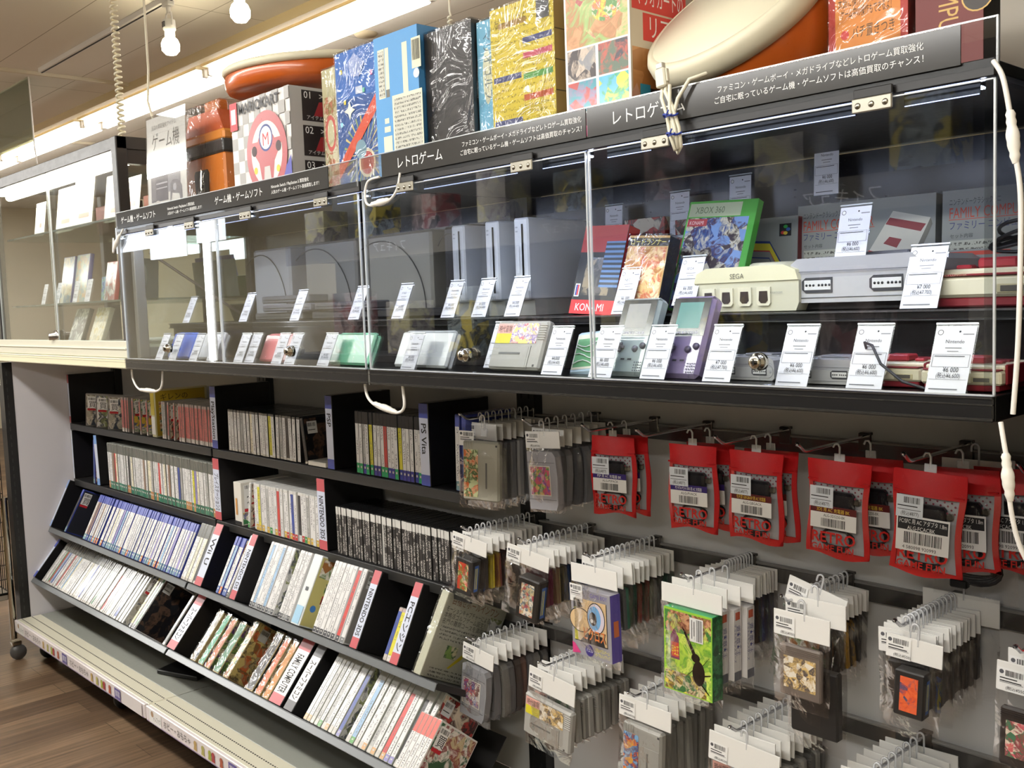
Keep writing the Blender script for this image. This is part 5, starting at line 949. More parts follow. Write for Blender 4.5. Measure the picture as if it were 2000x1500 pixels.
def f_x(c, w, h): c.rect(-w / 2, w / 2, 0, h, P('#4aa83a')); c.rect(-w / 2 + .003, w / 2 - .012, .004, h - .03, art(53, ['#1c1f3a', '#3a2a2f', '#d8d0b8', '#2c4f8f', '#4a2030', '#7a9ad0'], 34)); c.rect(-w / 2 + .003, w / 2 - .03, h - .028, h - .004, P('#b9c4a0')); c.write('XBOX 360', -w / 2 + .016, h - .022, .012, P('#6a7a5a'), maxw=.06); c.rect(-w / 2 + .004, -w / 2 + .045, h - .045, h - .032, P('#a83038')); c.write('KONAMI', -w / 2 + .008, h - .042, .007, P('#e8c8c8'), maxw=.03)
leanbox(3.03, .235, MD, .14, .195, .014, 18, 3, 'boxed_game', 'green framed boxed game with an anime crowd', 'boxed game', P('#4aa83a', .3), f_x, body='#3f9a34')
def f_sfc(c, w, h):
    c.rect(-w / 2, w / 2, 0, h, P('#8c8d8a')); c.write('Nintendo.com', -w / 2 + .004, h - .05, .012, INK, maxw=.04); c.rect(w / 2 - .035, w / 2 - .012, h - .033, h - .012, INK)
    for (a, b, q) in ((-.028, -.027, '#c83a3a'), (-.018, -.022, '#3a5fa8'), (-.023, -.017, '#3aa04a'), (-.023, -.028, '#d8b83a')): c.disc(w / 2 + a, h + b, .0042, P(q), 12, .003)
    for k, (q, e) in enumerate((('#2c3a7a', 0), ('#d8c83a', .004), ('#b83a3a', .016), ('#8c8d8a', .018), ('#2c3a7a', .028), ('#8c8d8a', .030))): c.poly([(-.06 + e, .05 + e * .4), (-.020 + e * .2, .118 - e), (.022, .115 - e), (.062 - e, .052 + e * .4)], P(q))
leanbox(3.06, .36, MD, .15, .155, .03, 4, 0, 'console_box', 'grey console box with coloured outline drawing, behind the cream console', 'console box', P('#7a1f22', .4), f_sfc, body='#8c8d8a')
def f_fam(c, w, h):
    c.rect(-w / 2, w / 2, 0, h, P('#8f908c')); O = P('#c8492c'); c.write('ニンテンドークラシックミニ', -w / 2 + .01, h - .022, .008, P('#3a3a3c'), maxw=.075); c.write('FAMILY COMPUTER', -w / 2 + .01, h - .042, .0165, O, maxw=.125); c.rect(-w / 2 + .01, -w / 2 + .137, h - .0445, h - .0435, O); c.write('ファミリー コンピュータ', -w / 2 + .01, h - .058, .010, P('#2f3470'), maxw=.12); c.rect(-w / 2 + .012, -w / 2 + .10, h - .098, h - .092, P('#c8402c'))
    c.write('セット内容', -w / 2 + .012, h - .071, .005, P('#3a3a3c')); c.rect(-w / 2 + .012, -w / 2 + .075, h - .089, h - .075, PRINT_G)
    sh = lambda q: [(a - .005, b_ + .048) for a, b_ in q]; c.poly(sh([(.01, .03), (.055, .1), (.115, .085), (.085, .022)]), P('#cfcbbf')); c.poly(sh([(.085, .022), (.115, .085), (.118, .075), (.09, .012)]), P('#6d6a60')); c.poly(sh([(.043, .08), (.05, .09), (.108, .076), (.1, .065)]), P('#8a2a30')); c.poly(sh([(.04, .05), (.05, .06), (.07, .055), (.062, .042)]), P('#8a2a30')); c.poly(sh([(.012, .033), (.016, .041), (.05, .031), (.046, .024)]), P('#b83a38'))
leanbox(3.245, .375, MD, .235, .17, .03, 3, 0, 'console_box', 'grey console box with red lettering behind the bright price card', 'console box', P('#8f908c', .4), f_fam, body='#8f908c'); leanbox(3.49, .375, MD, .235, .17, .03, 3, 0, 'console_box', 'grey console box with red lettering at the right, cut by the panel', 'console box', P('#8f908c', .4), f_fam, body='#8f908c')
# boxes standing at the dim back
for k, (x, w, h, q) in enumerate(((2.78, .10, .18, 9), (2.90, .09, .17, 9), (2.99, .05, .15, 6))):
    tag(MB(T(x, .40, MD)).box(-w / 2, w / 2, 0, .03, 0, h, ART[8 if q == 9 else 5], .001).build('boxed_game'), ['dark red boxed game behind the red banded box', 'dark red boxed game behind the gold wrapped box', 'yellowish boxed game behind the anime case'][k], 'boxed game')
# vertical light tube
t = thing('tube_light', 'bright vertical light tube standing in the left showcase', 'tube light', T(1.692, .022, DK)); MB().lathe([(.0, .0), (.0075, .002), (.0075, .325), (0, .327)], P('#ffffff', .3, 0, 7.0), n=12).build('tube', t); MB().box(-.009, .009, .007, .012, 0, .33, P('#54504c', .4), .001).build('holder', t)
# ---------- goods on top of the showcases (board top at 1.546) ----------
TZ = 1.5465
def topbox(x, y, w, d, h, label, body, front, side=None, wrap=True, yaw=0, name='wrapped_box', z=TZ, top='#c9c4b8'):
    t = thing(name, label, 'box', T(x, y, z) @ Rz(yaw)); MB().box(0, w, 0, d, 0, h, P(body, .4), .0015).build('carton', t); c = Card(); front(c, w, h); c.build('printed_front', t)
    if side: c = Card(T(w + .0003, 0, 0) @ Rz(90)); side(c, d, h); c.build('printed_side', t)
    if wrap: 
        m = MB(); rr = random.Random(int(x * 100)); m.box(-.0016, w + .0016, -.0025, d + .002, -.0, h + .003, WRAP, .001)
        for k in range(5): a = rr.uniform(.1, .9) * w; b = rr.uniform(.62, .95) * h; m.tube([(a, -.003, b), (min(w, max(0, a + rr.uniform(-.3, .3) * w)), -.0035, b - rr.uniform(.02, .08)), (min(w, max(0, a + rr.uniform(-.4, .4) * w)), -.003, b - rr.uniform(.05, .15))], .0008, FILM, 5)
        m.build('shrink_wrap', t)
    return t
# printed stand card
t = thing('display_card', 'white card reading ゲーム機 with a grey console photo, standing on top', 'display card', T(1.352, .03, TZ) @ Rx(-2)); w, h = .235, .285; MB().box(-.003, w + .003, -.0015, -.0008, 0, h, ACRYL).build('acrylic_stand', t); MB().box(0, w, 0, .0012, 0, h - .006, P('#e2ddd6', .4)).build('card_board', t)
c = Card(); c.rect(0, w, 0, h - .006, P('#ded9d2', .3)); c.write('当店の買取強化アイテム', .03, .247, .010, INK, maxw=.17); c.write('ゲーム機', .03, .195, .036, INK, maxw=.17); c.rect(.02, .125, .055, .165, P('#4a4657')); c.rect(.024, .05, .06, .158, P('#77727c')); c.rect(.052, .12, .10, .104, P('#c8c4cc')); c.rect(.052, .12, .088, .091, P('#c8c4cc')); c.rect(.125, .20, .075, .14, P('#9a97a0'))
c.poly([(.135, .05), (.14, .095), (.155, .105), (.19, .1), (.208, .085), (.21, .045), (.2, .04), (.19, .065), (.15, .07), (.142, .045)], P('#77747e')); c.disc(.165, .085, .010, P('#b9b6be')); c.disc(.06, .03, .028, P('#c9c2bc')); c.disc(.1, .028, .024, P('#cfc8c2')); c.build('printed_face', t)
# orange tool box
t = thing('orange_tool_box', 'orange plastic tool box with a black G emblem, wrapped in clear film', 'tool box', T(1.425, .1, TZ) @ Matrix.Diagonal((1, .8, 1.17, 1))); OR, OD = P('#c9752c', .35), P('#3a3a38', .4)
MB().box(0, .24, 0, .2, .0, .14, OR, .006).box(.005, .235, .005, .195, .165, .19, P('#d88a3a', .35), .006).prism([(.01, .19), (.23, .19), (.2, .235), (.04, .235)], .01, .19, P('#b8562c', .4)).build('shell', t); MB().box(-.003, .243, -.004, .204, .138, .167, OD, .004).box(.08, .16, .04, .08, .235, .265, P('#cf7a34', .4), .006).build('clasp_band', t)
m = MB(T(.025, 0, 0)); m.prism([(.055, .04), (.062, .028), (.09, .02), (.118, .028), (.125, .04), (.13, .10), (.122, .108), (.058, .108), (.05, .10)], -.004, .001, OD); m.build('black_badge', t)
c = Card(T(.025, -.0045, 0)); c.disc(.09, .068, .018, P('#8f8f88'), 8, .028); c.disc(.09, .068, .015, OD, 8, .024); c.write('G', .082, .058, .022, P('#a9a99f')); c.write('LIMITED', .072, .032, .006, P('#a9a99f'), maxw=.036); c.build('emblem', t); MB().box(-.008, .248, -.010, .21, -.0, .25, WRAP, .002).build('shrink_wrap', t)
# steering wheel box
CHK, GRY = P('#cfcac4', .4), P('#8f8c88', .4)
def f_mk(c, w, h):
    c.rect(0, w, 0, h, CHK); s = h / 9
    for i in range(int(w / s) + 1):
        for j in range(9):
            if (i + j) % 2: c.rect(i * s, min(w, i * s + s), j * s, j * s + s, GRY)
    c.k += .001; c.rect(.0, .035, h - .065, h, P('#b8303a')); c.rect(.006, .028, h - .05, h - .015, CARD); c.write('MARIOKART', .042, h - .031, .024, P('#2f2f33'), maxw=w - .06, bold=.02)
    c.poly([(.1, .0), (.26, 0), (w, .06), (w, .1), (.2, .03), (.1, .05)], P('#4a4a9a')); R = P('#9a262c', .3); cx, cz = .165, .116
    for (r, mm) in ((.092, R), (.070, CHK)): c.disc(cx, cz, r, mm, 36, r * 1.05)
    c.poly([(cx - .08, cz + .03), (cx + .08, cz + .03), (cx + .035, cz - .02), (cx + .02, cz - .085), (cx - .02, cz - .085), (cx - .035, cz - .02)], R); c.disc(cx, cz + .008, .044, R, 30); c.poly([(cx - .012, cz - .03), (cx + .012, cz - .03), (cx + .02, cz - .085), (cx - .02, cz - .085)], P('#b9b6b2')); c.disc(cx, cz + .035, .031, P('#35407a')); c.disc(cx, cz + .035, .026, WHITE, 24); c.write('M', cx - .017, cz + .018, .03, P('#b8303a')); c.disc(cx - .055, cz + .01, .012, P('#3a2226')); c.disc(cx + .055, cz + .01, .012, P('#3a2226')); c.disc(cx - .052, cz - .035, .008, P('#d8b83a')); c.disc(cx + .05, cz - .04, .008, P('#d8b83a'))
def s_mk(c, w, h):
    c.rect(0, w, 0, h, P('#a9a6a2'))
    for k in range(3): z = h - .075 - k * .078; c.rect(.03, w - .004, z, z + .068, P('#1d1516')); c.poly([(.06, z + .012), (.075, z + .044), (.12, z + .05), (w - .006, z + .046), (w - .006, z + .01)], P('#8f1c24')); c.disc(.12, z + .03, .012, P('#2a1a1c')); c.write('0%d' % (k + 1), .035, z + .05, .016, WHITE); c.write('>>', .075, z + .05, .014, WHITE); c.write(['押して楽しい', 'バトルを盛り上げ', 'ボタンアサイン'][k], .105, z + .052, .012, WHITE, maxw=w - .11); c.write('アイテムをぶつけろ', .04, z + .004, .008, P('#c9c4c4'), maxw=.1)
topbox(1.785, .062, .272, .225, .252, 'checkered steering wheel box with black panels 01 02 03 on its side', '#b9b6b2', f_mk, s_mk, False, name='steering_wheel_box'); 
MB()
def plain(mat): return lambda c, w, h: c.rect(0, w, 0, h, mat)
# pale crowded box
topbox(2.10, .12, .055, .20, .28, 'pale wrapped box with small colourful figures', '#bdb79c', lambda c, w, h: (c.rect(0, w, 0, h, P('#b8b28c')), c.rect(.004, w - .004, .004, h - .06, art(61, ['#c9c4a0', '#d8d3b8', '#b8695a', '#8a7a3a', '#c9bfa0'], 45)), c.disc(w / 2, .14, .02, P('#c8605a'), 20, .04), c.disc(w / 2, .14, .014, P('#c9c4a0'), 20, .03)), lambda c, w, h: c.rect(0, w, 0, h, art(62, ['#c9c09a', '#b8463a', '#d8d0b0', '#9a8a5a', '#c06a5a'], 45)))
# blue box with firework star
def f_blue(c, w, h):
    c.rect(0, w, 0, h, P('#27508f')); c.rect(0, w, h - .1, h, P('#2f66b0'))
    for k in range(26): a = math.radians(k * 360 / 26); c.poly([(w * .62 + .02 * math.cos(a), .075 + .02 * math.sin(a)), (w * .62 + .075 * math.cos(a - .035), .075 + .08 * math.sin(a - .035)), (w * .62 + .075 * math.cos(a + .035), .075 + .08 * math.sin(a + .035))], P('#c9b878' if k % 2 else '#8fa06a'))
    c.poly([(.0, .03), (0, .06), (w, .2), (w, .165)], P('#c85034')); c.disc(w * .68, .055, .03, P('#d8ccae')); c.disc(w * .68, .055, .024, P('#a83a34')); c.disc(w * .55, .085, .02, P('#7a9aa8')); c.poly([(.05, .15), (.056, .164), (.07, .17), (.056, .176), (.05, .19), (.044, .176), (.03, .17), (.044, .164)], P('#e8ecd8'))
    c.poly([(.05, .27), (.075, .285), (.11, .26), (.09, .235), (.06, .24)], P('#8f9fc8')); c.rect(.075, .1, .2, .215, P('#c8d0e0'))
    for (a, b, q) in ((.02, .25, '#d8c84a'), (.03, .185, '#d8c84a'), (.1, .2, '#6ac0a0'), (.13, .23, '#c85a9a'), (.015, .14, '#8ad0e0')): c.rect(a, a + .008, b, b + .009, P(q))
topbox(2.185, .10, .155, .16, .295, 'bright blue wrapped box with a red ribbon band and golden burst', '#24487f', f_blue, plain(P('#204078')))
def f_wii(c, w, h):
    B = P('#3f86bd'); c.rect(0, w, 0, h, B); C = P('#d9d6b8')
    for (a, b, d, e, q) in ((.012, .034, .165, .26, C), (.036, .048, .18, .26, C), (.036, .048, .165, .18, P('#5d5c50')), (.092, .108, .165, .26, C), (.122, .150, .205, .262, C), (.055, .15, .05, .165, C), (.028, .042, .115, .125, C), (.026, .046, .098, .109, C), (.022, .05, .06, .09, C)): c.rect(a, b, d, e, q)
    c.bars(.124, .148, .22, .258, INK, 14, 4); c.rect(.06, .146, .056, .158, PRINT_G); c.rect(.014, .032, .168, .256, PRINT_G); c.disc(.135, .195, .009, WHITE); c.disc(.10, .022, .014, P('#c9a83a')); c.disc(.10, .022, .009, B); c.disc(.14, .022, .012, P('#9a9a6a')); c.disc(.14, .022, .008, B)
topbox(2.37, .07, .141, .14, .285, 'sky blue upright console box with cream text panels', '#3f86bd', f_wii, plain(P('#3a7cb0')), False, name='console_box')
topbox(2.514, .085, .135, .14, .266, 'black box tightly shrink-wrapped, between the sky blue and yellow boxes', '#2e2c2b', plain(P('#302e2d', .3)), plain(P('#2a2827', .3)), True)
topbox(2.653, .095, .048, .15, .258, 'narrow pale blue wrapped box with vertical writing left of the yellow box', '#6aa3bd', lambda c, w, h: (c.rect(0, w, 0, h, P('#69a5c0')), c.disc(.025, .16, .012, P('#c9c8a8'), 16, .05), c.vwrite('マリオゴルフ', .018, .24, .018, P('#3a5a6a'), maxw=.12), c.rect(.04, .058, .02, .2, art(63, ['#8fc0d0', '#a8cfd8', '#5a90a8'], 40))), plain(P('#5a92aa')))
def f_yel(c, w, h):
    c.rect(0, w, 0, h, PRINT_Y); 
    for k, (z, q, a) in enumerate(((.225, '#9a7a3a', .02), (.19, '#3a3f6a', .08), (.165, '#b04a5a', .08), (.135, '#3a3f6a', .005), (.13, '#4a8a3a', .08), (.095, '#b0542a', .08), (.06, '#3a3f6a', .005), (.045, '#8a4a2a', .08))): c.rect(a, a + .07, z, z + .010, P(q))
    c.rect(.115, .145, h - .04, h - .008, P('#4a4a4c')); c.write('ゲームソフト', .01, h - .035, .013, P('#7a6a2a'), maxw=.08)
topbox(2.712, .075, .155, .10, .262, 'yellow wrapped box covered with small print bars', '#c2a850', f_yel, lambda c, w, h: (c.rect(0, w, 0, h, P('#b89b58')), [c.rect(0, .03, z, z + .002, P('#6a5a34')) for z in (.05, .1, .15, .2)]))
def f_live(c, w, h):
    c.rect(0, w, 0, h, WHITE); b = .004; c.rect(b, w - b, .158, h - b, art(71, ['#b8855a', '#c8956a', '#a8764a', '#8fb06a', '#d8b88a', '#a04a4a'], 18)); c.disc(.09, .21, .030, art(72, ['#5aa0a8', '#d8c84a', '#c85a4a', '#e8e0c8', '#5a8a4a'], 60), 20, .022)
    pals = (['#4a5a7a', '#8a8a8c', '#c9b8a8', '#3a3234'], ['#7a6a7a', '#3a3a44', '#b85a4a', '#5a6a5a'], ['#5a6a6a', '#b03a34', '#8a7a9a', '#3a8a9a'], ['#c84a7a', '#e8d84a', '#3a9a5a', '#5ab0d8'], ['#c83a6a', '#2a2226', '#d85a8a'], ['#b86a9a', '#6a3a8a', '#7ab04a', '#d8c83a'])
    for k, p in enumerate(pals): i, j = k % 2, k // 2; x0 = b + i * (w / 2 - b / 2); c.rect(x0 + .001, x0 + w / 2 - b - .003, .107 - j * .051, .155 - j * .051, art(80 + k, p, 32))
def s_live(c, w, h):
    c.rect(0, w, 0, h, P('#c9bda8')); c.rect(.003, w, 0, .14, art(73, ['#b8804a', '#c28a54', '#a8703a'], 12)); c.rect(.004, w, h - .055, h - .01, P('#c8372f')); c.write('マリオカートの', .012, h - .045, .026, WHITE, maxw=w - .02); c.rect(.03, w, h - .1, h - .058, P('#c8372f')); c.write('リアル', .04, h - .092, .028, WHITE, maxw=w - .05); c.rect(.055, .075, .12, .15, INK); c.rect(.02, .045, .02, .085, P('#2f8fa8')); c.rect(.045, w, .015, .08, P('#1d1a1c')); c.poly([(.0, .0), (.02, 0), (.028, .05), (.012, .085), (0, .07)], P('#c89a80'))
topbox(2.888, .078, .138, .14, .252, 'white box with toy kart photos on its front and a red banner on its side', '#d9d2c8', f_live, s_live, False, name='toy_kart_box')
topbox(2.99, .365, .10, .07, .27, 'white box with red and blue writing behind the drum controller', '#d8d3c8', lambda c, w, h: (c.rect(0, w, 0, h, P('#d8d3c8')), c.disc(.05, h - .03, .03, P('#c8403a')), c.write('RAIL', .01, h - .055, .014, INK, maxw=.05)), None, False, name='toy_box')
# drum controllers
def drum(x, y, z, R, az, tilt, label, k=1):
    """az: heading of the tilt, tilt: degrees the skin leans off horizontal"""
    t = thing('drum_controller', label, 'drum controller', T(x, y, z) @ Rz(az) @ Rx(tilt) @ Matrix.Diagonal((1, 1, k, 1))); CRM = P('#ddd6bc', .45); ORG = P('#b8571c', .3, 0, 0, .4)
    MB().lathe([(0, .004), (R * .88, .003), (R * .885, .0012), (R * .895, .0012), (R * .9, .003), (R * .96, .001), (R, -.008), (R * 1.005, -.022), (R * .985, -.034), (R * .95, -.036)], CRM, n=64).build('drum_skin', t)
    MB().lathe([(R * .965, -.034), (R * .985, -.05), (R * .985, -.085), (R * .955, -.105), (R * .89, -.115), (0, -.115)], ORG, n=64).build('drum_body', t)
    MB().box(-R * .8, -R * .3, R * .2, R * 1.02, -.145, -.05, ORG, .012).box(R * .3, R * .8, R * .2, R * 1.02, -.145, -.05, ORG, .012).build('drum_foot', t)
    return t
drum(3.162, .140, 1.722, .143, -8, 43, 'orange drum controller with cream skin, tilted at the top centre right'); drum(1.865, .215, 1.898, .19, 0, 6, 'orange and cream drum controller lying on top of the steering wheel box', .55)
# bundled drum cable
t = thing('cable_bundle', 'cream cable bundle with a plug tied by blue twist ties over the sign', 'cable', T(3.17, -.012, 1.50)); CB = P('#ddd8c2', .4); m = MB()
m.tube([(.046, .02, .10), (.032, 0, .092), (.014, -.002, .07), (.004, -.004, .04), (.006, -.004, .012), (.014, -.004, -.004), (.019, -.004, .004), (.016, -.004, .03), (.006, -.005, .06), (-.006, -.004, .082), (-.004, 0, .1)], .0028, CB, 8)
m.tube([(-.012, -.002, .088), (-.011, -.006, .074), (-.002, -.007, .05), (.004, -.008, .02), (.012, -.008, .0), (.017, -.008, .001), (.012, -.008, .03), (.004, -.008, .055), (.002, -.004, .09)], .0026, CB, 8); m.build('folded_wire', t)
MB(T(-.010, -.004, .088) @ Ry(-6)).box(-.008, .009, -.006, .006, 0, .026, P('#e0dcc8', .35), .002).box(-.006, .006, -.004, .004, .026, .034, P('#b9b6ac', .3, .4), .001).box(.009, .0115, -.003, .003, .006, .024, P('#e0dcc8', .35), .0008).build('plug', t)
m = MB(); BL = P('#2a3f9a', .4)
for z, x in ((.048, .004), (.022, .009)): m.tube([(x + .011 * math.cos(a), -.006 + .008 * math.sin(a), z + .002 * math.sin(2 * a)) for a in [i * math.pi / 6 for i in range(12)]], .0015, BL, 6, closed=True); m.tube([(x + .008, -.014, z), (x - .002, -.016, z - .004), (x + .004, -.016, z + .006)], .0013, BL, 5)
m.build('twist_ties', t)
# right-hand boxes
def f_or(c, w, h): c.rect(0, w, 0, h, P('#b03428')); c.rect(.01, w - .01, .01, h, P('#d88a3a')); c.write('太鼓に操作ボタンがついて', .014, .135, .011, P('#4a3a24'), maxw=w - .03); c.write('ゲーム中の操作もできるよ！', .018, .12, .011, P('#4a3a24'), maxw=w - .04); c.disc(.024, .098, .006, P('#c8403a')); c.write('バチ置きつき', .034, .092, .013, P('#5a4a34'), maxw=.06); c.disc(w / 2, .045, .045, P('#c9c2ae'), 24, .022); c.disc(w / 2, .028, .042, P('#a83428'), 24, .016); c.rect(w * .3, w * .7, .15, .2, P('#c9a88a'))
topbox(3.318, .15, .112, .05, .30, 'red and orange wrapped box with a drum drawing, right of the drum controller', '#b03428', f_or, plain(P('#8a2a22')))
def f_red(c, w, h): c.rect(0, w, 0, h, P('#6a2420')); c.vwrite('FAMILY COMPUTER', .03, .25, .026, P('#c9a35a'), maxw=.22); [(c.disc(.078, z, .020, P('#c9a35a')), c.disc(.078, z, .018, P('#3a3430')), c.write('AV', .07, z - .004, .010, P('#d8cfae'))) for z in (.11, .155)]
topbox(3.440, .15, .085, .05, .30, 'dark red box with gold vertical lettering at the top right', '#5d1f1c', f_red, plain(P('#1c1413')), False, name='console_box')
# wall board behind
t = thing('framed_board', 'white board in a dark frame on the wall behind the drum controller', 'board', T(3.02, .52, 1.60)); MB().box(0, .9, 0, .02, 0, .7, P('#cfc8b8', .5)).build('board_panel', t); MB().box(-.0, .9, -.004, .0, .165, .185, P('#3b3a3a', .4)).build('frame_bar', t)
# ---------- dark framed glass cabinet at left ----------
t = thing('glass_cabinet', 'dark framed glass display cabinet at the far left with a lit tube inside', 'display cabinet', T(0, 0, 1.178)); FR = P('#2a2826', .4); H = .628
MB().box(.0, 1.2, .015, .45, H - .036, H, FR, .002).box(1.165, 1.2, .012, .045, 0, H, FR, .002).box(.0, .035, .012, .045, 0, H, FR, .002).box(1.165, 1.2, .41, .445, 0, H, FR, .002).box(0, .035, .41, .445, 0, H, FR, .002).box(1.168, 1.197, .045, .41, H - .075, H - .036, FR).build('frame', t)
MB().box(.0, 1.198, .012, .445, 0, .028, P('#b5b3a4', .4), .001).box(0, 1.198, .006, .016, 0, .05, P('#c6c3b2', .35), .002).box(.0, 1.198, .002, .008, .026, .03, P('#e2decb', .3)).build('base_tray', t)
MB().box(.035, .62, .018, .021, .045, H - .036, PANE).box(.035, .0385, .0175, .0215, .045, H - .036, EDGE).box(.6165, .62, .0175, .0215, .045, H - .036, EDGE).build('sliding_glass', t); MB().box(.58, 1.165, .025, .028, .045, H - .036, PANE).box(.58, .5835, .0245, .0285, .045, H - .036, EDGE).build('sliding_glass', t)
MB().box(1.18, 1.184, .045, .41, .028, H - .07, PANE).build('side_glass', t)
MIR = bpy.data.materials.new('mirror_glass'); MIR.use_nodes = True; b = bsdf(MIR); b.inputs['Metallic'].default_value = 1; b.inputs['Roughness'].default_value = .01; b.inputs['Base Color'].default_value = (.80, .83, .78, 1)
MB().box(.035, 1.165, .436, .44, .028, H - .036, MIR).build('mirror_back', t)
for z in (.165, .41): MB().box(.03, 1.17, .06, .42, z, z + .006, film('tinted_shelf_glass', (.72, .78, .74), .6, 0, 30, .08, .02)).box(.03, 1.17, .058, .062, z, z + .006, P('#4f5a52', .2)).build('glass_shelf', t)
MB().lathe([(0, .05), (.014, .055), (.014, 1.13), (0, 1.135)], P('#fff6e0', .3, 0, 30.0), T(0, .07, H - .058) @ Ry(90), 14).build('lamp_tube', t)
MB().lathe([(0, .02), (.012, .018), (.012, 0), (.02, -.0), (.02, -.012)], P('#b0aaa0', .2, .9), T(.60, .012, .062) @ Rx(90), 16).build('plunger_lock', t)
def cabbox(x, y, z, w, d, h, yaw, lean, label, body, mat, name='boxed_game', cat='boxed game'):
    t = thing(name, label, cat, T(x, y, z) @ Rz(yaw) @ Rx(-lean)); MB().box(0, w, 0, d, 0, h, P(body, .35), .001).build('case', t); c = Card(); c.rect(.002, w - .002, .002, h - .002, mat); c.build('printed_front', t)
S1, S2, S3 = 1.178 + .0295, 1.178 + .1715, 1.178 + .4165
cabbox(.26, .15, S2, .11, .014, .17, 0, 10, 'blue game case leaning on the middle glass shelf, left one', '#4a55a8', art(91, ['#8fa8b8', '#c9c4a8', '#b8a078', '#5a7a8a'], 30)); cabbox(.42, .14, S2, .12, .014, .17, 0, 10, 'blue game case leaning on the middle glass shelf, right one', '#4a4fa8', art(92, ['#a8c0c8', '#b8b890', '#7a9aa0', '#c8a070'], 30))
cabbox(.50, .26, S2, .24, .05, .14, 0, 4, 'wide console box behind the middle shelf game cases', '#8a8a86', P('#9a9a96', .5), 'console_box', 'console box'); cabbox(.60, .17, S2, .09, .03, .085, 0, 6, 'small green and blue toy box on the middle glass shelf', '#3a6a3a', art(93, ['#4a8a3a', '#3a4a9a', '#8ab0c8', '#6aa04a'], 40), 'toy_box', 'box')
cabbox(.70, .14, S2, .09, .014, .13, 0, 10, 'red topped game case at the right of the middle glass shelf', '#b03430', art(94, ['#c8c4bc', '#a83a34', '#8a8a86', '#d8d4cc'], 30))
for k, (x, y, z) in enumerate(((.24, .10, S2), (.38, .10, S2), (.55, .10, S2), (.66, .10, S2), (.72, .08, S2))): price_tag(x, y, z, 'small price card on the middle glass shelf, %s from the left' % nth(k), P6, lean=14, w=.04, h=.075, group='price cards in the glass cabinet', stand=False)
cabbox(.45, .10, S1, .12, .015, .13, 0, 20, 'white game case with grey silhouettes at the bottom of the cabinet', '#5a5854', art(95, ['#d8d4c8', '#6a665e', '#e0dccf', '#55524c'], 22)); cabbox(.64, .10, S1, .11, .015, .13, 0, 20, 'cream game case with a yellow sketch at the bottom of the cabinet', '#b8b4a4', art(96, ['#e0dcc8', '#d8c07a', '#e8e4d4', '#b8a878'], 30))
t = thing('round_pad', 'white round controller standing in the cabinet beside its right post', 'controller', T(.93, .16, S2)); MB().lathe([(0, .012), (.055, .01), (.062, 0), (.055, -.01), (0, -.012)], P('#c9c8bc', .35), T(0, 0, .064) @ Rx(82), 30).build('shell', t); MB().box(-.02, .02, -.005, .02, .0, .004, P('#b9b8ac', .4)).build('foot', t)
# bright price sheets on the top glass shelf
for k, (x, w, h) in enumerate(((.20, .10, .12), (.36, .16, .155), (.58, .17, .165), (.80, .15, .15), (.98, .14, .12))):
    t = thing('price_sheet', 'bright white information sheet on the top glass shelf, %s from the left' % nth(k), 'sheet', T(x, .10 + .02 * (k % 2), S3) @ Rx(-8), 'information sheets in the cabinet'); MB().box(0, w, 0, .0012, 0, h, P('#f4f2ea', .5)).build('paper', t); c = Card(); c.write('買取', .02, h - .05, .03, P('#8a8a8c')); c.rect(.05, w - .03, .03, .045, P('#d8a8a0')); c.build('lettering', t)
for k, (x, w) in enumerate(((.32, .12), (.52, .1), (.74, .12))): tag(MB(T(x, .28, S3)).box(0, w, 0, .05, 0, .10, P(['#8a3a34', '#4a4a44', '#b05a48'][k], .4), .002).build('toy_box'), ['dark red toy box behind the sheets, left', 'dark grey toy box behind the sheets, middle', 'salmon toy box behind the sheets, right'][k], 'box')
t = thing('steel_bracket', 'grey metal post and brace beside the left end of the showcase', 'bracket', T(1.224, .03, 1.1775)); MB().box(-.012, .008, 0, .03, 0, .35, P('#8f8d86', .35, .3), .002).build('post', t); MB().tube([(.0, .05, .30), (.09, .30, .10)], .004, P('#7d766c', .3, .6), 8).build('brace', t)
tag(MB(T(1.23, .2, 1.8065)).box(-.09, -.04, 0, .1, 0, .012, P('#3a6f9a', .4), .002).build('blue_folder'), 'blue folder lying on top of the dark cabinet', 'folder')
# wire basket cart at far left
t = thing('basket_cart', 'black wire mesh basket cart with chrome legs at the far left edge', 'cart', T(-.62, -.56, 0)); WR = P('#1a1918', .4, .3); CHR = P('#b5b0a4', .15, 1)
for (x, y) in ((.60, .15), (.60, .55), (.0, .15), (.0, .55)):
    MB().tube([(x, y, .085), (x, y, .62)], .0125, CHR, 12).tube([(x, y, .62), (x, y, .63)], .014, CHR, 12).build('leg', t)
    c = MB().lathe([(0, -.011), (.028, -.011), (.03, 0), (.028, .011), (0, .011)], P('#4a4846', .4), T(x, y + .01, .030) @ Ry(90), 16).build('caster', t); MB().box(x - .016, x + .016, y - .012, y + .022, .058, .075, CHR, .003).build('caster_fork', c)
m = MB()
for zz in (.26, .9):
    m.tube([(0, .15, zz), (.59, .15, zz), (.59, .55, zz), (0, .55, zz)], .005, WR, 6, closed=True)
for k in range(24): x = k * .59 / 23; m.tube([(x, .15, .26), (x, .15, .9)], .0016, WR, 4).tube([(x, .55, .26), (x, .55, .9)], .0016, WR, 4)
for k in range(16): y = .15 + k * .4 / 15; m.tube([(.59, y, .26), (.59, y, .9)], .0016, WR, 4)
for k in range(12): z = .26 + k * .055; m.tube([(0, .15, z), (.59, .15, z), (.59, .55, z)], .0016, WR, 4)
m.build('wire_basket', t); MB().box(.0, .59, .15, .55, .235, .262, P('#7d7468', .4), .003).build('bottom_tray', t)
rr = random.Random(5)
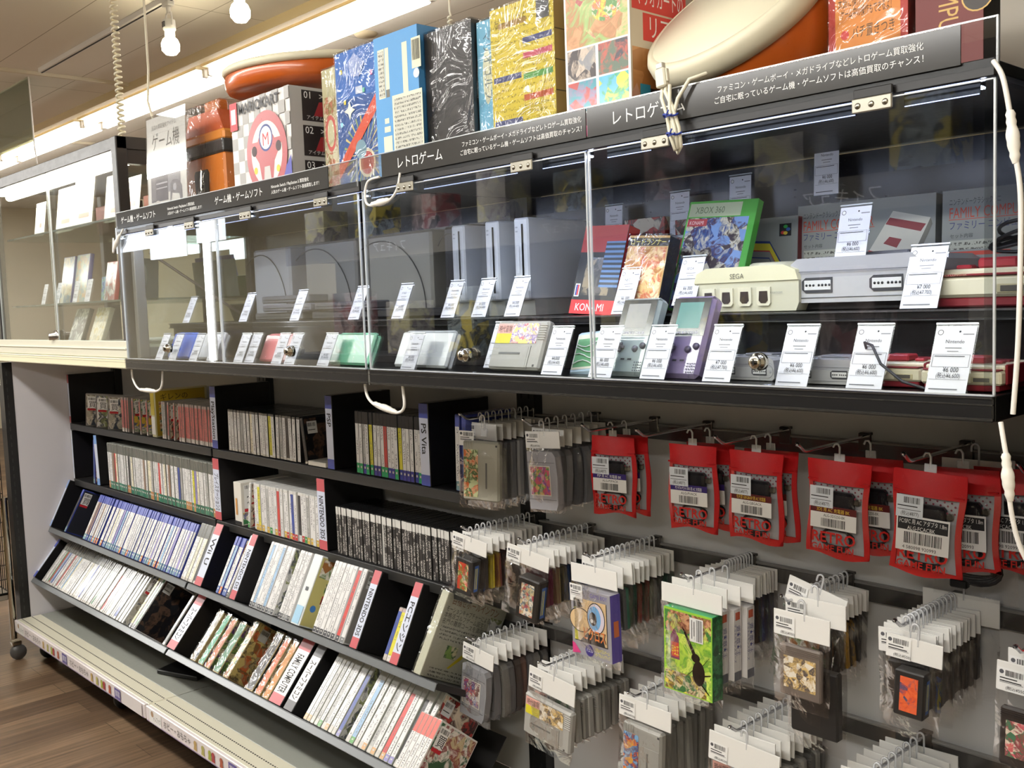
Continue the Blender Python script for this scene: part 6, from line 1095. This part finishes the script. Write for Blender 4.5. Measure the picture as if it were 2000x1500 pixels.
for k in range(14):
    x = -.58 + (k % 5) * .115; y = -.36 + (k // 5) * .11; z = .265 + .0; h = rr.uniform(.12, .34); q = ['#b89a6a', '#7a2a24', '#c9b88a', '#3a3a3c', '#c8c04a', '#8a6a4a', '#d8d0b8'][k % 7]
    tag(MB(T(x, y, z)).box(0, .10, 0, .09, 0, h, P(q, .5), .002).build('toy_box'), '%s boxed toy inside the wire basket cart, number %d counting rightward in row %d' % (['tan', 'dark red', 'cream', 'black', 'yellow', 'brown', 'off-white'][k % 7], k % 5 + 1, k // 5 + 1), 'box', 'boxed toys in the wire cart')
# ---------- opposite aisle, seen only as reflections ----------
t = thing('display_shelf', 'dark shelving across the aisle seen as reflections in the acrylic doors', 'shelf', T(-2.2, -2.55, 0)); MB().box(0, 6.2, -.45, -.40, 0, 2.25, P('#1c1b1d', .4)).box(0, 6.2, -.4, 0, 1.62, 1.66, P('#3a3938', .4)).box(0, 6.2, -.4, 0, .95, .99, P('#3a393c', .4)).box(0, 6.2, -.0, .004, 1.60, 1.74, P('#6f6c68', .4)).build('frame', t)
c = Card(T(6.2, .006, 1.64) @ Rz(180)); [c.write('フィギュア', .3 + k * 1.5, 0, .05, WHITE) for k in range(4)]; c.build('lettering', t)
FB = [art(101, ['#8a8f94', '#b8b4b0', '#c9c49a', '#77707c', '#a8a4a0'], 7), art(102, ['#5a3438', '#8a4448', '#a8989a', '#6a5a5c', '#3a3034'], 7), art(103, ['#3a4a5c', '#6a7a8c', '#9aa4a8', '#2c343c', '#c8b85a'], 7)]
for k in range(20):
    x = -2.1 + k * .305; q = FB[k % 3]; tag(MB(T(x, -2.85, .991 if k % 2 else 1.661)).box(0, .24, 0, .2, 0, .3 + .14 * ((k * 7) % 4) / 4, q, .003).build('figure_box'), 'reflected figure box across the aisle, %s from the left' % nth(k), 'box', 'figure boxes across the aisle')
for k, (x, z, w, h, e) in enumerate(((-6.95, 2.02, 1.02, .28, 1), (-5.95, 1.90, .75, .30, 1), (-4.9, 2.0, .5, .26, 1))):
    t = thing('lit_window', ['left bright window reflected in the cabinet mirror', 'middle bright window reflected in the cabinet mirror', 'right bright window reflected in the cabinet mirror'][k], 'light box', T(x, -3.2, z - .05)); MB().box(0, w, -.04, 0, 0, h, P('#dfe8f4', .4, 0, 3.0)).build('glowing_panel', t)
t = thing('campaign_sign', 'grey sign reading 20%UP, seen mirrored in the cabinet', 'sign', T(-6.30, -1.62, 1.86)); MB().box(-1.8, .1, -.02, 0, -.02, .5, P('#6f6b60', .5)).build('sign_board', t); c = Card(T(0, .001, 0) @ Rz(180)); c.write('20%UP', .1, .14, .16, P('#d8d2c0'), maxw=1.2); c.write('おもちゃ', .3, .36, .1, P('#c9c3b0')); c.build('lettering', t)
